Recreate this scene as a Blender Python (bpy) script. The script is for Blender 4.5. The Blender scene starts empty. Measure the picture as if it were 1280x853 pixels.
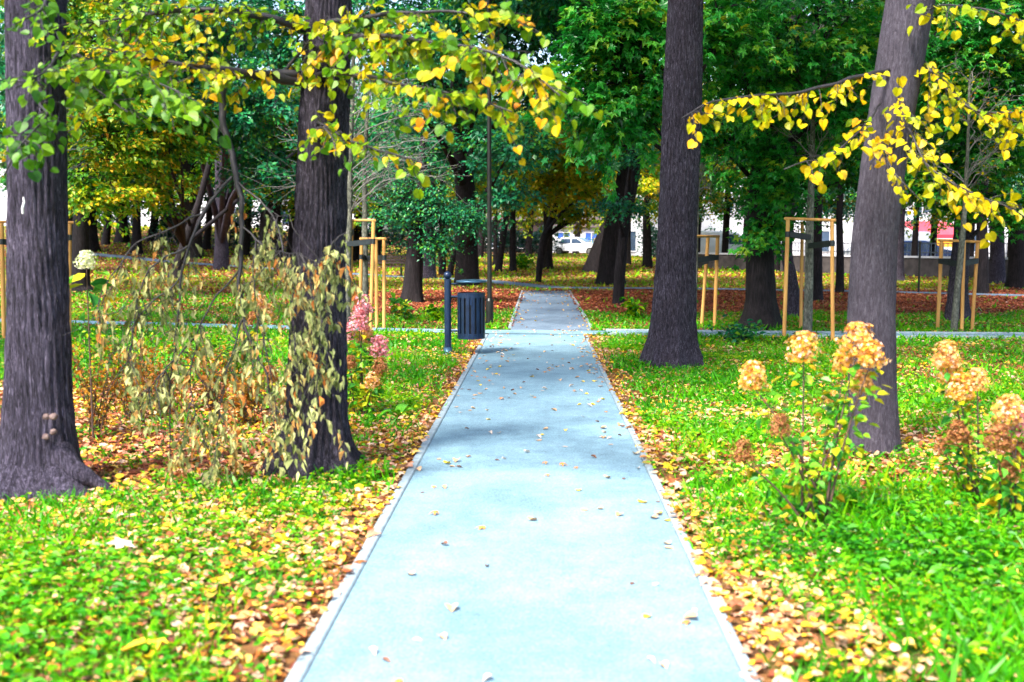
import bpy, math, random
import numpy as np
from mathutils import Vector, Matrix
rng = np.random.default_rng(7)
random.seed(7)
R = math.radians
sc = bpy.context.scene
COL = sc.collection
TAU = 2*math.pi

# ------------------------------------------------------------------ camera
F = 1350.0
PITCH = math.atan(126.5/F); YAW = math.atan(34/F)
cam_d = bpy.data.cameras.new('camera'); cam = bpy.data.objects.new('camera', cam_d); COL.objects.link(cam)
cam.location = (0, 0, 1.6); cam.rotation_euler = (math.pi/2-PITCH, 0, YAW)
cam_d.sensor_width = 36; cam_d.lens = F/1280*36; cam_d.clip_end = 2000; cam_d.clip_start = .05
cam_d.dof.use_dof = True; cam_d.dof.focus_distance = 14; cam_d.dof.aperture_fstop = 2.2
sc.camera = cam
CR = np.array(Matrix.Rotation(YAW, 3, 'Z') @ Matrix.Rotation(math.pi/2-PITCH, 3, 'X'))
FWD = np.array([-math.sin(YAW), math.cos(YAW), 0.])

def sm(t): t = np.clip(t, 0, 1); return t*t*(3-2*t)
def hgt(x, y):
    x = np.asarray(x, float); y = np.asarray(y, float)
    h = 2.3*sm((-x-5)/22)*sm((y-45)/42) + .33*sm((y-50)/40)
    off = sm((np.abs(x+.07)-1.1)/1.5)*sm((17-y)/2)
    return h + off*(.025*np.sin(x*1.3+1)*np.sin(y*.9) + .015*np.sin(x*3.1+y*2.3))
def ray(px, py):
    d = CR @ np.array([(px-640)/F, -(py-426.5)/F, -1.0]); return d/(d@FWD)
def AT(px, py, D):
    return np.array([0, 0, 1.6]) + ray(px, py)*D
def GP(px, py):
    d = ray(px, py); lo = None
    for D in np.geomspace(2, 400, 3000):
        p = np.array([0, 0, 1.6])+d*D
        if p[2] <= hgt(p[0], p[1]): return np.array([p[0], p[1], float(hgt(p[0], p[1]))])
    raise ValueError((px, py))
def depth(p): return float(np.asarray(p)[:3] @ FWD)
def proj(x, y, z):
    P = np.stack([x, y, z-1.6], -1) @ CR
    return 640 - F*P[..., 0]/P[..., 2]*1.0, 426.5 + F*P[..., 1]/P[..., 2]

# ------------------------------------------------------------------ object helpers
def tag(o, label=None, cat=None, group=None, kind=None):
    if label: o['label'] = label
    if cat: o['category'] = cat
    if group: o['group'] = group
    if kind: o['kind'] = kind
    return o
def empty(name, loc, label, cat, group=None, rz=0):
    o = bpy.data.objects.new(name, None); COL.objects.link(o); o.location = loc; o.rotation_euler[2] = rz
    o.empty_display_size = .1
    return tag(o, label, cat, group)

class MB:
    def __init__(s): s.V = []; s.F = []; s.A = []; s.n = 0; s.S = []; s.M = []
    def add(s, V, Fs, a=0.0, smooth=False, m=0):
        V = np.asarray(V, float).reshape(-1, 3)
        if isinstance(Fs, (list, tuple)):
            by = {}
            for f in Fs: by.setdefault(len(f), []).append(f)
            Fs = [np.array(v) for v in by.values()]
            a_l = [np.full(len(f), a if np.isscalar(a) else 0.) for f in Fs]
        else:
            Fs = [Fs]; a_l = [np.full(len(Fs[0]), a) if np.isscalar(a) else np.asarray(a)]
        for f, aa in zip(Fs, a_l):
            s.F.append(f+s.n); s.A.append(aa); s.S.append(np.full(len(f), smooth)); s.M.append(np.full(len(f), m))
        s.V.append(V); s.n += len(V)
        return s
    def mesh(s, name, mats, origin=(0, 0, 0)):
        me = bpy.data.meshes.new(name)
        V = np.concatenate(s.V) - np.asarray(origin)
        me.vertices.add(len(V)); me.vertices.foreach_set('co', V.ravel())
        tot = np.concatenate([np.full(len(f), f.shape[1]) for f in s.F])
        idx = np.concatenate([f.ravel() for f in s.F])
        me.loops.add(len(idx)); me.loops.foreach_set('vertex_index', idx.astype(np.int32))
        st = np.concatenate([[0], np.cumsum(tot)[:-1]])
        me.polygons.add(len(tot)); me.polygons.foreach_set('loop_start', st.astype(np.int32))
        me.polygons.foreach_set('use_smooth', np.concatenate(s.S))
        me.polygons.foreach_set('material_index', np.concatenate(s.M).astype(np.int32))
        me.update(calc_edges=True)
        at = me.attributes.new('rnd', 'FLOAT', 'FACE'); at.data.foreach_set('value', np.concatenate(s.A).astype(np.float32))
        for m in (mats if isinstance(mats, (list, tuple)) else [mats]): me.materials.append(m)
        return me
    def obj(s, name, mats, parent=None, origin=None, local=False):
        """verts in world space; origin moves the object's origin. With a parent, coordinates stay world unless local."""
        if origin is None: origin = (0, 0, 0) if parent is None or local else tuple(parent.location)
        o = bpy.data.objects.new(name, s.mesh(name, mats, origin)); COL.objects.link(o)
        if parent is not None: o.parent = parent
        else: o.location = origin
        return o

def box(mb, c, size, rz=0, a=0., m=0, bev=0):
    x, y, z = np.asarray(size)/2.
    V = np.array([[i*x, j*y, k*z] for k in (-1, 1) for j in (-1, 1) for i in (-1, 1)])
    c_, s_ = math.cos(rz), math.sin(rz)
    V = V @ np.array([[c_, s_, 0], [-s_, c_, 0], [0, 0, 1]]) + np.asarray(c)
    mb.add(V, [(0, 2, 3, 1), (4, 5, 7, 6), (0, 1, 5, 4), (2, 6, 7, 3), (0, 4, 6, 2), (1, 3, 7, 5)], a, False, m)

def norm(v): return v/np.maximum(np.linalg.norm(v, axis=-1, keepdims=True), 1e-9)
def tube(mb, P, r, sides=8, a=0., cap=True, m=0, disp=None):
    P = np.asarray(P, float); r = np.broadcast_to(np.asarray(r, float), (len(P),))
    T = norm(np.gradient(P, axis=0)); ref = np.array([1., 0, 0]) if abs(T[0][0]) < .8 else np.array([0, 1., 0])
    U = norm(np.cross(np.cross(T, ref), T)); W = np.cross(T, U)
    th = np.arange(sides)/sides*TAU
    rr = r[:, None]*np.ones(sides)
    if disp is not None: rr = disp(P, th, rr)
    V = P[:, None, :] + rr[..., None]*(np.cos(th)[None, :, None]*U[:, None, :] + np.sin(th)[None, :, None]*W[:, None, :])
    n = len(P); i = np.arange(n-1)[:, None]*sides; j = np.arange(sides)[None, :]; k = (j+1) % sides
    Q = np.stack([i+j, i+k, i+sides+k, i+sides+j], -1).reshape(-1, 4)
    mb.add(V.reshape(-1, 3), Q, a, True, m)
    if cap:
        mb.add(V[-1], [tuple(range(sides))], a, False, m); mb.add(V[0], [tuple(range(sides))[::-1]], a, False, m)

def tubes(mb, P0, P1, r0, r1, sag=0., seg=3, sides=4, jit=0., a=0.):
    """many curved tubes in one go"""
    P0 = np.atleast_2d(P0); P1 = np.atleast_2d(P1); n = len(P0)
    t = np.linspace(0, 1, seg+1)
    P = P0[:, None]*(1-t)[None, :, None]+P1[:, None]*t[None, :, None]
    P[..., 2] += (np.broadcast_to(sag, (n,))[:, None]*(4*t*(1-t))[None])
    if jit: P[:, 1:-1] += rng.normal(0, jit, (n, seg-1, 3))
    T = norm(P1-P0); ref = np.where(np.abs(T[:, 2:3]) > .9, np.array([1., 0, 0]), np.array([0, 0, 1.]))
    U = norm(np.cross(T, ref)); W = np.cross(T, U)
    th = np.arange(sides)/sides*TAU
    r = np.broadcast_to(r0, (n,))[:, None]*(1-t)+np.broadcast_to(r1, (n,))[:, None]*t
    ring = np.cos(th)[None, None, :, None]*U[:, None, None, :]+np.sin(th)[None, None, :, None]*W[:, None, None, :]
    V = P[:, :, None, :]+r[:, :, None, None]*ring
    b = np.arange(n)[:, None, None]*(seg+1)*sides; i = np.arange(seg)[None, :, None]*sides; j = np.arange(sides)[None, None, :]; k = (j+1) % sides
    Q = np.stack([b+i+j, b+i+k, b+i+sides+k, b+i+sides+j], -1).reshape(-1, 4)
    mb.add(V.reshape(-1, 3), Q, a, True)
    return P

TPL = {
 'oval': (np.array([[0, 0, 0], [-.34, .45, .06], [0, 1, -.06], [.34, .45, .06]]), np.array([[0, 3, 2, 1]])),
 'heart': (np.array([[0, 0, 0], [0, 1.0, -.12], [-.22, -.12, .06], [-.47, .06, .12], [-.54, .4, .12], [-.34, .74, .04], [.22, -.12, .06], [.47, .06, .12], [.54, .4, .12], [.34, .74, .04]]),
           np.array([[0, 4, 3, 2], [0, 1, 5, 4], [0, 6, 7, 8], [0, 8, 9, 1]])),
 'leaf': (np.array([[0, 0, 0], [0, 1, -.14], [-.27, .25, .08], [-.3, .6, .06], [.27, .25, .08], [.3, .6, .06]]),
          np.array([[0, 1, 3, 2], [0, 4, 5, 1]])),
 'wilt': (np.array([[0, 0, 0], [.03, 1, .1], [-.17, .2, .16], [-.11, .55, .22], [.15, .26, .2], [.13, .52, .12]]),
          np.array([[0, 1, 3, 2], [0, 4, 5, 1]])),
 'blade': (np.array([[-.035, 0, 0], [.035, 0, 0], [.03, .55, .03], [-.03, .55, .03], [0, 1, .22]]), np.array([[0, 1, 2, 3], [3, 2, 4, 4]])),
}
def _maple():
    V = [[0, .32, 0]]; F_ = []
    tips = [(-118, .42), (-62, .62), (0, .78), (62, .62), (118, .42)]; 
    nt = [(-160, .26), (-92, .3), (-31, .34), (31, .34), (92, .3), (160, .26)]
    for a, r in nt: V.append([math.sin(R(a))*r, .32+math.cos(R(a))*r, .05])
    for a, r in tips: V.append([math.sin(R(a))*r, .32+math.cos(R(a))*r, -.1])
    for i in range(5): F_.append([0, 2+i, 7+i, 1+i])
    return np.array(V, float), np.array(F_)
TPL['maple'] = _maple()
# triangles inside templates are written as quads with a repeated last index; split them here
for k_, (v_, f_) in list(TPL.items()):
    q = f_[f_[:, 2] != f_[:, 3]]; t_ = f_[f_[:, 2] == f_[:, 3]][:, :3]
    TPL[k_] = (v_, [x for x in (q, t_) if len(x)])

def leaves(mb, P, Y, N, size, tpl='oval', a=None, curl=1.0):
    """P base points, Y growth directions, N normals"""
    n = len(P)
    if not n: return
    Y = norm(Y); X = norm(np.cross(Y, N)); Z = np.cross(X, Y)
    v, fs = TPL[tpl]; k = len(v)
    s = np.broadcast_to(size, (n,))[:, None, None]
    vv = v[None]*np.array([1, 1, curl])
    vv = vv*np.stack([rng.uniform(.8, 1.15, n), np.ones(n), rng.uniform(.3, 2., n)], -1)[:, None, :]
    V = P[:, None]+s*(vv[..., 0:1]*X[:, None]+vv[..., 1:2]*Y[:, None]+vv[..., 2:3]*Z[:, None])
    if a is None: a = rng.random(n)
    base = mb.n
    mb.V.append(V.reshape(-1, 3)); mb.n += n*k
    for f in fs:
        Q = (np.arange(n)[:, None, None]*k+f[None]).reshape(-1, f.shape[1])+base
        mb.F.append(Q); mb.A.append(np.repeat(a, len(f))); mb.S.append(np.zeros(len(Q), bool)); mb.M.append(np.zeros(len(Q), int))

def rdir(n, zs=1.0, zo=0.0):
    v = rng.normal(size=(n, 3)); v[:, 2] = v[:, 2]*zs+zo; return norm(v)

def crown_fill(mb, tw, c, rad, nspray, lsize, per=70, tpl='oval', droop=.35, shade=None, sr=.55, hub=None):
    """sprays of leaves spread through an ellipsoid; each spray is a drooping, flattish fan on its own twig"""
    c = np.asarray(c, float); rad = np.asarray(rad, float)
    d = rdir(nspray); rr = rng.random(nspray)**.45
    lump = 1+.22*np.sin(d[:, 0]*5+c[0])*np.cos(d[:, 2]*4+c[1])+.12*rng.normal(size=nspray)
    C = c+d*rr[:, None]*rad*lump[:, None]
    out = norm((C-c)*np.array([1, 1, .3])+rng.normal(0, .25, (nspray, 3))*rad)
    n = nspray*per
    S = np.repeat(np.arange(nspray), per)
    u = rng.random(n)*1.0; side = rng.normal(0, .42, n)
    sR = sr*rng.uniform(.6, 1.35, nspray)
    O = out[S]; L = norm(np.cross(O, [0, 0, 1.])+rng.normal(0, .05, (n, 3)))
    P = C[S]+O*((u-.5)*2*sR[S])[:, None]+L*(side*sR[S]*(1.1-u*.6))[:, None]
    P[:, 2] += -droop*sR[S]*(u**2)*1.2 + rng.normal(0, .07*sr*2, n)
    Y = norm(O*.7+L*np.sign(side)[:, None]*.6+rng.normal(0, .45, (n, 3))+np.array([0, 0, -.45]))
    N = norm(np.array([0, 0, 1.])+O*.35+rng.normal(0, .42, (n, 3)))
    a = np.clip(.55*rng.random(n)+.45*rng.random(nspray)[S], 0, 1)
    if shade is not None: a = np.clip(a*shade[1]+shade[0], 0, 1)
    leaves(mb, P, Y, N, lsize*rng.uniform(.7, 1.2, n), tpl, a)
    if tw is not None:
        h = c-np.array([0, 0, rad[2]*.25]) if hub is None else np.asarray(hub)
        m = C+(h-C)*rng.uniform(.3, .55, (nspray, 1))
        tubes(tw, m, C-out*sR[:, None]*.8, .012+.004*rad[0], .008, .08*rad[0], 3, 4, .05)
        tubes(tw, C-out*sR[:, None]*.8, C+out*sR[:, None]*.8-np.array([0, 0, .3])*sR[:, None], .009, .003, .02, 3, 3, .02)
    return C

# ------------------------------------------------------------------ materials
def newmat(name):
    m = bpy.data.materials.new(name); m.use_nodes = True; nt = m.node_tree
    for n in list(nt.nodes): nt.nodes.remove(n)
    return m, nt, nt.nodes, nt.links
def ramp(nodes, cols, fac=None, links=None, pos=None, interp='LINEAR'):
    r = nodes.new('ShaderNodeValToRGB'); r.color_ramp.interpolation = interp; e = r.color_ramp.elements
    pos = pos or [i/(len(cols)-1) for i in range(len(cols))]
    e[0].position = pos[0]; e[0].color = (*cols[0], 1); e[1].position = pos[-1]; e[1].color = (*cols[-1], 1)
    for p, c in zip(pos[1:-1], cols[1:-1]): x = e.new(p); x.color = (*c, 1)
    if fac is not None: links.new(fac, r.inputs[0])
    return r
def leafmat(name, cols, trans=.35, rough=.45, spec=.3, spots=None):
    m, nt, N, L = newmat(name)
    at = N.new('ShaderNodeAttribute'); at.attribute_name = 'rnd'
    r = ramp(N, cols, at.outputs['Fac'], L)
    tc = N.new('ShaderNodeNewGeometry'); no = N.new('ShaderNodeTexNoise'); no.inputs['Scale'].default_value = 30
    L.new(tc.outputs['Position'], no.inputs['Vector'])
    hs = N.new('ShaderNodeHueSaturation'); L.new(r.outputs[0], hs.inputs['Color'])
    mr = N.new('ShaderNodeMapRange'); mr.inputs['From Min'].default_value = .3; mr.inputs['From Max'].default_value = .7
    mr.inputs['To Min'].default_value = .75; mr.inputs['To Max'].default_value = 1.25
    L.new(no.outputs['Fac'], mr.inputs['Value']); L.new(mr.outputs[0], hs.inputs['Value'])
    p = N.new('ShaderNodeBsdfPrincipled'); p.inputs['Roughness'].default_value = rough
    p.inputs['Specular IOR Level'].default_value = spec
    L.new(hs.outputs[0], p.inputs['Base Color'])
    t = N.new('ShaderNodeBsdfTranslucent'); L.new(hs.outputs[0], t.inputs['Color'])
    mx = N.new('ShaderNodeMixShader'); mx.inputs[0].default_value = trans
    L.new(p.outputs[0], mx.inputs[1]); L.new(t.outputs[0], mx.inputs[2])
    o = N.new('ShaderNodeOutputMaterial'); L.new(mx.outputs[0], o.inputs[0])
    return m
def barkmat(name, dark, mid, light, scale=24, stretch=.11, bump=.7, patch=None):
    m, nt, N, L = newmat(name)
    tc = N.new('ShaderNodeTexCoord'); mp = N.new('ShaderNodeMapping'); mp.inputs['Scale'].default_value = (1, 1, stretch)
    L.new(tc.outputs['Object'], mp.inputs[0])
    n1 = N.new('ShaderNodeTexNoise'); n1.inputs['Scale'].default_value = scale; n1.inputs['Detail'].default_value = 7; n1.inputs['Roughness'].default_value = .65
    n1.inputs['Distortion'].default_value = 1.3
    L.new(mp.outputs[0], n1.inputs['Vector'])
    v1 = N.new('ShaderNodeTexVoronoi'); v1.feature = 'DISTANCE_TO_EDGE'; v1.inputs['Scale'].default_value = scale*1.3
    mx = N.new('ShaderNodeMixRGB'); mx.inputs[0].default_value = .06; L.new(mp.outputs[0], mx.inputs[1]); L.new(n1.outputs['Color'], mx.inputs[2])
    L.new(mx.outputs[0], v1.inputs['Vector'])
    mr = N.new('ShaderNodeMapRange'); mr.inputs['From Max'].default_value = .3; L.new(v1.outputs['Distance'], mr.inputs['Value'])
    ad = N.new('ShaderNodeMath'); ad.operation = 'MULTIPLY_ADD'; ad.inputs[1].default_value = .16; L.new(mr.outputs[0], ad.inputs[0])
    s2 = N.new('ShaderNodeMath'); s2.operation = 'MULTIPLY'; s2.inputs[1].default_value = 1.0; L.new(n1.outputs['Fac'], s2.inputs[0]); L.new(s2.outputs[0], ad.inputs[2])
    r = ramp(N, [dark, mid, light], ad.outputs[0], L, [.40, .60, .84])
    n2 = N.new('ShaderNodeTexNoise'); n2.inputs['Scale'].default_value = 2.2; n2.inputs['Detail'].default_value = 4; L.new(tc.outputs['Object'], n2.inputs['Vector'])
    c2 = N.new('ShaderNodeMixRGB'); c2.blend_type = 'MULTIPLY'; c2.inputs[0].default_value = .75
    r2 = ramp(N, [(.55, .5, .55), (1.25, 1.15, 1.15)], n2.outputs['Fac'], L, [.3, .7]); L.new(r.outputs[0], c2.inputs[1]); L.new(r2.outputs[0], c2.inputs[2])
    p = N.new('ShaderNodeBsdfPrincipled'); p.inputs['Roughness'].default_value = .85; p.inputs['Specular IOR Level'].default_value = .25
    L.new(c2.outputs[0], p.inputs['Base Color'])
    b = N.new('ShaderNodeBump'); b.inputs['Strength'].default_value = bump; b.inputs['Distance'].default_value = .03
    L.new(ad.outputs[0], b.inputs['Height']); L.new(b.outputs[0], p.inputs['Normal'])
    o = N.new('ShaderNodeOutputMaterial'); L.new(p.outputs[0], o.inputs[0])
    return m
def simple(name, c1, c2=None, scale=8, rough=.6, metal=0., bump=.1, stretch=(1, 1, 1), spec=.5):
    m, nt, N, L = newmat(name)
    tc = N.new('ShaderNodeTexCoord'); mp = N.new('ShaderNodeMapping'); mp.inputs['Scale'].default_value = stretch; L.new(tc.outputs['Object'], mp.inputs[0])
    n = N.new('ShaderNodeTexNoise'); n.inputs['Scale'].default_value = scale; n.inputs['Detail'].default_value = 5; L.new(mp.outputs[0], n.inputs['Vector'])
    c2 = c2 or tuple(x*.75 for x in c1)
    r = ramp(N, [c2, c1], n.outputs['Fac'], L, [.35, .65])
    p = N.new('ShaderNodeBsdfPrincipled'); p.inputs['Roughness'].default_value = rough; p.inputs['Metallic'].default_value = metal; p.inputs['Specular IOR Level'].default_value = spec
    L.new(r.outputs[0], p.inputs['Base Color'])
    b = N.new('ShaderNodeBump'); b.inputs['Strength'].default_value = bump; b.inputs['Distance'].default_value = .01; L.new(n.outputs['Fac'], b.inputs['Height']); L.new(b.outputs[0], p.inputs['Normal'])
    o = N.new('ShaderNodeOutputMaterial'); L.new(p.outputs[0], o.inputs[0])
    return m

M = {}
M['bark_grey'] = barkmat('bark_grey', (.008, .007, .013), (.060, .053, .088), (.24, .22, .32), 55, .12, 1.)
M['bark_smooth'] = barkmat('bark_smooth', (.022, .019, .028), (.055, .050, .068), (.11, .105, .13), 60, .2, .5)
M['bark_brown'] = barkmat('bark_brown', (.006, .005, .008), (.043, .037, .056), (.18, .165, .22), 55, .16, 1.)
M['bark_dark'] = barkmat('bark_dark', (.004, .003, .004), (.014, .011, .013), (.034, .028, .031), 24, .12, .7)
M['bark_young'] = barkmat('bark_young', (.05, .055, .045), (.13, .14, .11), (.26, .27, .22), 18, .5, .3)
M['twig'] = simple('twig_bark', (.018, .014, .018), (.007, .005, .007), 30)
M['twig_pale'] = simple('pale_twig_bark', (.22, .20, .19), (.1, .09, .09), 30)
M['stem'] = simple('stem_bark', (.09, .05, .035), (.04, .02, .015), 30)
M['green_stem'] = simple('green_stem', (.06, .12, .02), (.05, .05, .02), 30)

G = {}
G['green'] = leafmat('maple_green_leaf', [(.002, .035, .004), (.004, .10, .012), (.01, .19, .015), (.03, .26, .02), (.10, .30, .01), (.3, .3, .01)], .3, .38)
G['teal'] = leafmat('teal_leaf', [(.003, .035, .018), (.006, .09, .04), (.012, .18, .075), (.03, .24, .03), (.16, .3, .006)], .25, .35)
G['dark'] = leafmat('dark_leaf', [(.002, .02, .014), (.005, .05, .03), (.01, .08, .035), (.02, .11, .05)], .15, .35)
G['yellowgreen'] = leafmat('yellow_green_leaf', [(.02, .09, .005), (.08, .2, .004), (.22, .34, .003), (.42, .42, .003), (.6, .40, .004), (.55, .2, .01)], .45)
G['mixed'] = leafmat('mixed_leaf', [(.005, .05, .006), (.015, .12, .008), (.05, .22, .006), (.14, .3, .004), (.3, .34, .004), (.6, .34, .003), (.3, .10, .01)], .35)
G['yellow'] = leafmat('yellow_leaf', [(.10, .24, .003), (.28, .36, .003), (.52, .44, .003), (.66, .46, .003), (.68, .38, .004), (.5, .16, .008)], .45)
G['linden'] = leafmat('linden_leaf', [(.01, .06, .006), (.03, .12, .005), (.08, .22, .004), (.16, .30, .003), (.30, .36, .003), (.52, .40, .003), (.6, .32, .003), (.55, .15, .006)], .45)
G['wilted'] = leafmat('wilted_leaf', [(.07, .09, .02), (.20, .24, .07), (.40, .42, .17), (.5, .5, .2), (.62, .42, .14), (.6, .2, .04), (.25, .09, .03)], .3, .6, .2)
G['litter'] = leafmat('litter_leaf', [(.05, .015, .012), (.22, .05, .02), (.45, .17, .03), (.62, .36, .22), (.75, .5, .01), (.3, .08, .03), (.66, .46, .34), (.75, .5, .01), (.55, .14, .01)], .15, .6, .25)
G['brown'] = leafmat('brown_litter_leaf', [(.04, .012, .008), (.14, .035, .018), (.28, .07, .03), (.42, .12, .05), (.5, .22, .12)], .1, .6, .2)
G['grass'] = leafmat('grass_blade', [(.01, .10, .002), (.03, .22, .002), (.06, .34, .002), (.15, .44, .002), (.4, .46, .004)], .35, .4)
G['herb'] = leafmat('herb_leaf', [(.008, .08, .003), (.02, .18, .004), (.06, .31, .003), (.2, .44, .002), (.42, .48, .003)], .35, .4)
G['shrub_brown'] = leafmat('rusty_shrub_leaf', [(.05, .1, .01), (.15, .12, .01), (.35, .16, .01), (.45, .12, .01), (.5, .3, .02)], .3, .5)
G['hleaf'] = leafmat('hydrangea_leaf', [(.02, .14, .02), (.05, .28, .02), (.14, .4, .015), (.4, .45, .01), (.5, .3, .01)], .35, .4)
G['f_pink'] = leafmat('pink_floret', [(.35, .08, .06), (.65, .18, .2), (.85, .35, .42), (.9, .55, .6)], .3, .6)
G['f_orange'] = leafmat('rusty_floret', [(.35, .12, .01), (.65, .28, .02), (.85, .42, .04), (.9, .58, .2), (.9, .6, .5)], .3, .6)
G['f_brown'] = leafmat('brown_floret', [(.15, .05, .02), (.35, .13, .04), (.5, .22, .08)], .3, .6)
G['f_white'] = leafmat('white_floret', [(.5, .6, .2), (.8, .85, .5), (.9, .85, .8)], .3, .6)
G['f_salmon'] = leafmat('salmon_floret', [(.45, .18, .03), (.72, .36, .06), (.85, .45, .16), (.9, .58, .42)], .3, .6)

M['post'] = simple('wooden_stake', (.62, .33, .09), (.42, .19, .045), 10, .7, 0, .2, (1, 1, .15))
M['strap'] = simple('black_strap', (.012, .02, .025), (.006, .008, .01), 20, .6)
M['navy'] = simple('navy_paint', (.012, .032, .085), (.008, .02, .055), 6, .28, .3, .03)
M['navy_lid'] = simple('lid_paint', (.06, .14, .22), (.03, .08, .14), 9, .3, .5, .03)
M['navy_dark'] = simple('bin_liner', (.004, .006, .012), None, 6, .6)
M['lamp'] = simple('lamp_post_paint', (.018, .019, .016), (.01, .01, .01), 6, .4, .4, .03)
M['kerb'] = simple('concrete_kerb', (.26, .33, .37), (.18, .23, .26), 14, .8, 0, .3)
M['white'] = simple('white_plaster', (.75, .76, .8), (.66, .67, .72), .6, .8)
M['pale'] = simple('pale_plaster', (.55, .56, .62), (.45, .46, .5), .6, .8)
M['brownwall'] = simple('brown_cladding', (.03, .014, .012), (.018, .009, .008), 1.2, .8)
M['greywall'] = simple('stone_wall', (.075, .065, .065), (.035, .03, .032), 3.5, .9, 0, .5)
M['glass'] = simple('window_glass', (.05, .08, .13), (.03, .05, .09), .5, .08)
M['bluepaint'] = simple('blue_paint', (.04, .12, .5), None, 3, .4)
M['redpaint'] = simple('red_awning', (.6, .03, .06), None, 3, .5)
M['orangepaint'] = simple('orange_sign', (.9, .35, .02), None, 3, .5)
M['roof'] = simple('roof_sheet', (.12, .09, .1), None, 3, .7)
M['rail'] = simple('pale_rail', (.35, .45, .62), None, 6, .4, .3)
M['carwhite'] = simple('white_car_paint', (.8, .82, .85), (.78, .8, .83), 2, .2, 0, 0)
M['carblue'] = simple('blue_car_paint', (.02, .05, .2), None, 2, .2, 0, 0)
M['tyre'] = simple('tyre_rubber', (.012, .012, .013), None, 10, .8)
M['rim'] = simple('wheel_rim', (.4, .4, .42), None, 10, .3, .8)
M['tail'] = simple('tail_light', (.6, .01, .02), None, 10, .2)
M['headl'] = simple('head_light', (.7, .75, .8), None, 10, .1)
M['benchw'] = simple('bench_slat', (.05, .03, .025), None, 12, .6)
M['soil'] = simple('bare_soil', (.06, .04, .035), (.02, .013, .012), 14, .95, 0, .8)
M['fungus'] = simple('bracket_fungus', (.16, .11, .10), (.07, .04, .04), 40, .8, 0, .4)
M['chalk'] = simple('white_paper', (.8, .8, .82), (.6, .6, .65), 30, .8)

def asphalt(nm='light_asphalt', cols=((.105, .185, .235), (.145, .245, .30), (.18, .29, .345))):
    m, nt, N, L = newmat(nm)
    g = N.new('ShaderNodeNewGeometry')
    def noise(sc_, det=5, ro=.6):
        q = N.new('ShaderNodeTexNoise'); q.inputs['Scale'].default_value = sc_; q.inputs['Detail'].default_value = det; q.inputs['Roughness'].default_value = ro; L.new(g.outputs['Position'], q.inputs['Vector']); return q
    n1 = noise(1.3, 8, .65); n2 = noise(70, 6, .8); n3 = noise(9, 6, .75); n4 = noise(.55, 6, .7)
    v = N.new('ShaderNodeTexVoronoi'); v.inputs['Scale'].default_value = 55; L.new(g.outputs['Position'], v.inputs['Vector'])
    r1 = ramp(N, list(cols), n1.outputs['Fac'], L, [.34, .5, .66])
    col = r1.outputs[0]
    for src, c0, c1, p0, p1 in ((n2.outputs['Fac'], .52, 1.36, .34, .64), (v.outputs['Distance'], .86, 1.1, .05, .5), (n3.outputs['Fac'], .88, 1.1, .36, .62), (n4.outputs['Fac'], .9, 1.06, .38, .56)):
        rr_ = ramp(N, [(c0, c0, c0*1.02), (c1, c1, c1)], src, L, [p0, p1])
        b = N.new('ShaderNodeMixRGB'); b.blend_type = 'MULTIPLY'; b.inputs[0].default_value = 1; L.new(col, b.inputs[1]); L.new(rr_.outputs[0], b.inputs[2]); col = b.outputs[0]
    p = N.new('ShaderNodeBsdfPrincipled'); p.inputs['Roughness'].default_value = .75; p.inputs['Specular IOR Level'].default_value = .4
    L.new(b.outputs[0], p.inputs['Base Color'])
    bp = N.new('ShaderNodeBump'); bp.inputs['Strength'].default_value = .4; bp.inputs['Distance'].default_value = .004; L.new(n2.outputs['Fac'], bp.inputs['Height']); L.new(bp.outputs[0], p.inputs['Normal'])
    o = N.new('ShaderNodeOutputMaterial'); L.new(p.outputs[0], o.inputs[0]); return m
M['asphalt'] = asphalt(); M['shaded_asphalt'] = asphalt('shaded_grey_asphalt', ((.07, .105, .15), (.105, .15, .205), (.135, .185, .245)))  # second mix: greyer beyond the joint, with canopy shade darkened into its colour

# ------------------------------------------------------------------ ground zones
def wob(x, y, s, k=0):
    return (np.sin(x*s+1.7*k+2*np.sin(y*s*.7+k))+np.sin(y*s*1.3+.6*k+1.5*np.sin(x*s*.9-k))+np.sin((x+y)*s*2.1+k*3))/3
def zones(x, y):
    """-> (green, litter, brown) densities 0..1 for ground points"""
    z = hgt(x, y)
    D = np.maximum(x*FWD[0]+y*FWD[1], 1.)
    py = 300+1.6*F/D + 7*wob(x, y, 1.1, 1)*np.clip(8/D, .2, 1)*2
    px = 674+F*x/D
    g = np.zeros_like(x); l = np.zeros_like(x); b = np.zeros_like(x)
    L_ = x < 0
    def put(mask, G_, L2, B=0.):
        g[mask] = G_; l[mask] = L2; b[mask] = B
    put(py <= 365, .3, .8, .5)
    put((py > 363) & (py <= 395), .04, .1, 1.4)
    put((py > 365) & (py <= 392) & (px < 400), .55, .5, .3)
    put((py > 392) & (py <= 414), .7, .35, .3)
    put((py > 414) & (py <= 525), .8, .55)
    put((py > 525) & (py <= 612), .35, 1.)
    put(L_ & (py > 600), .6, .7)
    put(L_ & (py > 480) & (py <= 600) & (px < 380), .15, .9, .4)
    put(~L_ & (py > 525) & (py <= 610) & (px < 960), .75, .5)
    put(~L_ & (py > 612), 1., .4)
    put(~L_ & (py > 430) & (py < 470) & (px > 1100), .45, .3, .3)
    e = np.where(L_, -x-.92, x-.78)
    edge = (e < .2+.16*wob(x, y, 2.3, 4)) & (D < 18.3)
    g[edge] = .12; l[edge] = 1.
    edge2 = (e < .8) & (~L_) & (D < 7)
    g[edge2 & ~edge] = .7; l[edge2 & ~edge] = .6
    w = wob(x, y, 2.7, 2); w2 = wob(x, y, 5.1, 5)
    g = np.clip(g*(1+.55*w+.35*w2), 0, 1); l = np.clip(l*(1-.5*w+.3*w2), 0, 1)
    return g, l, b

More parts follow.
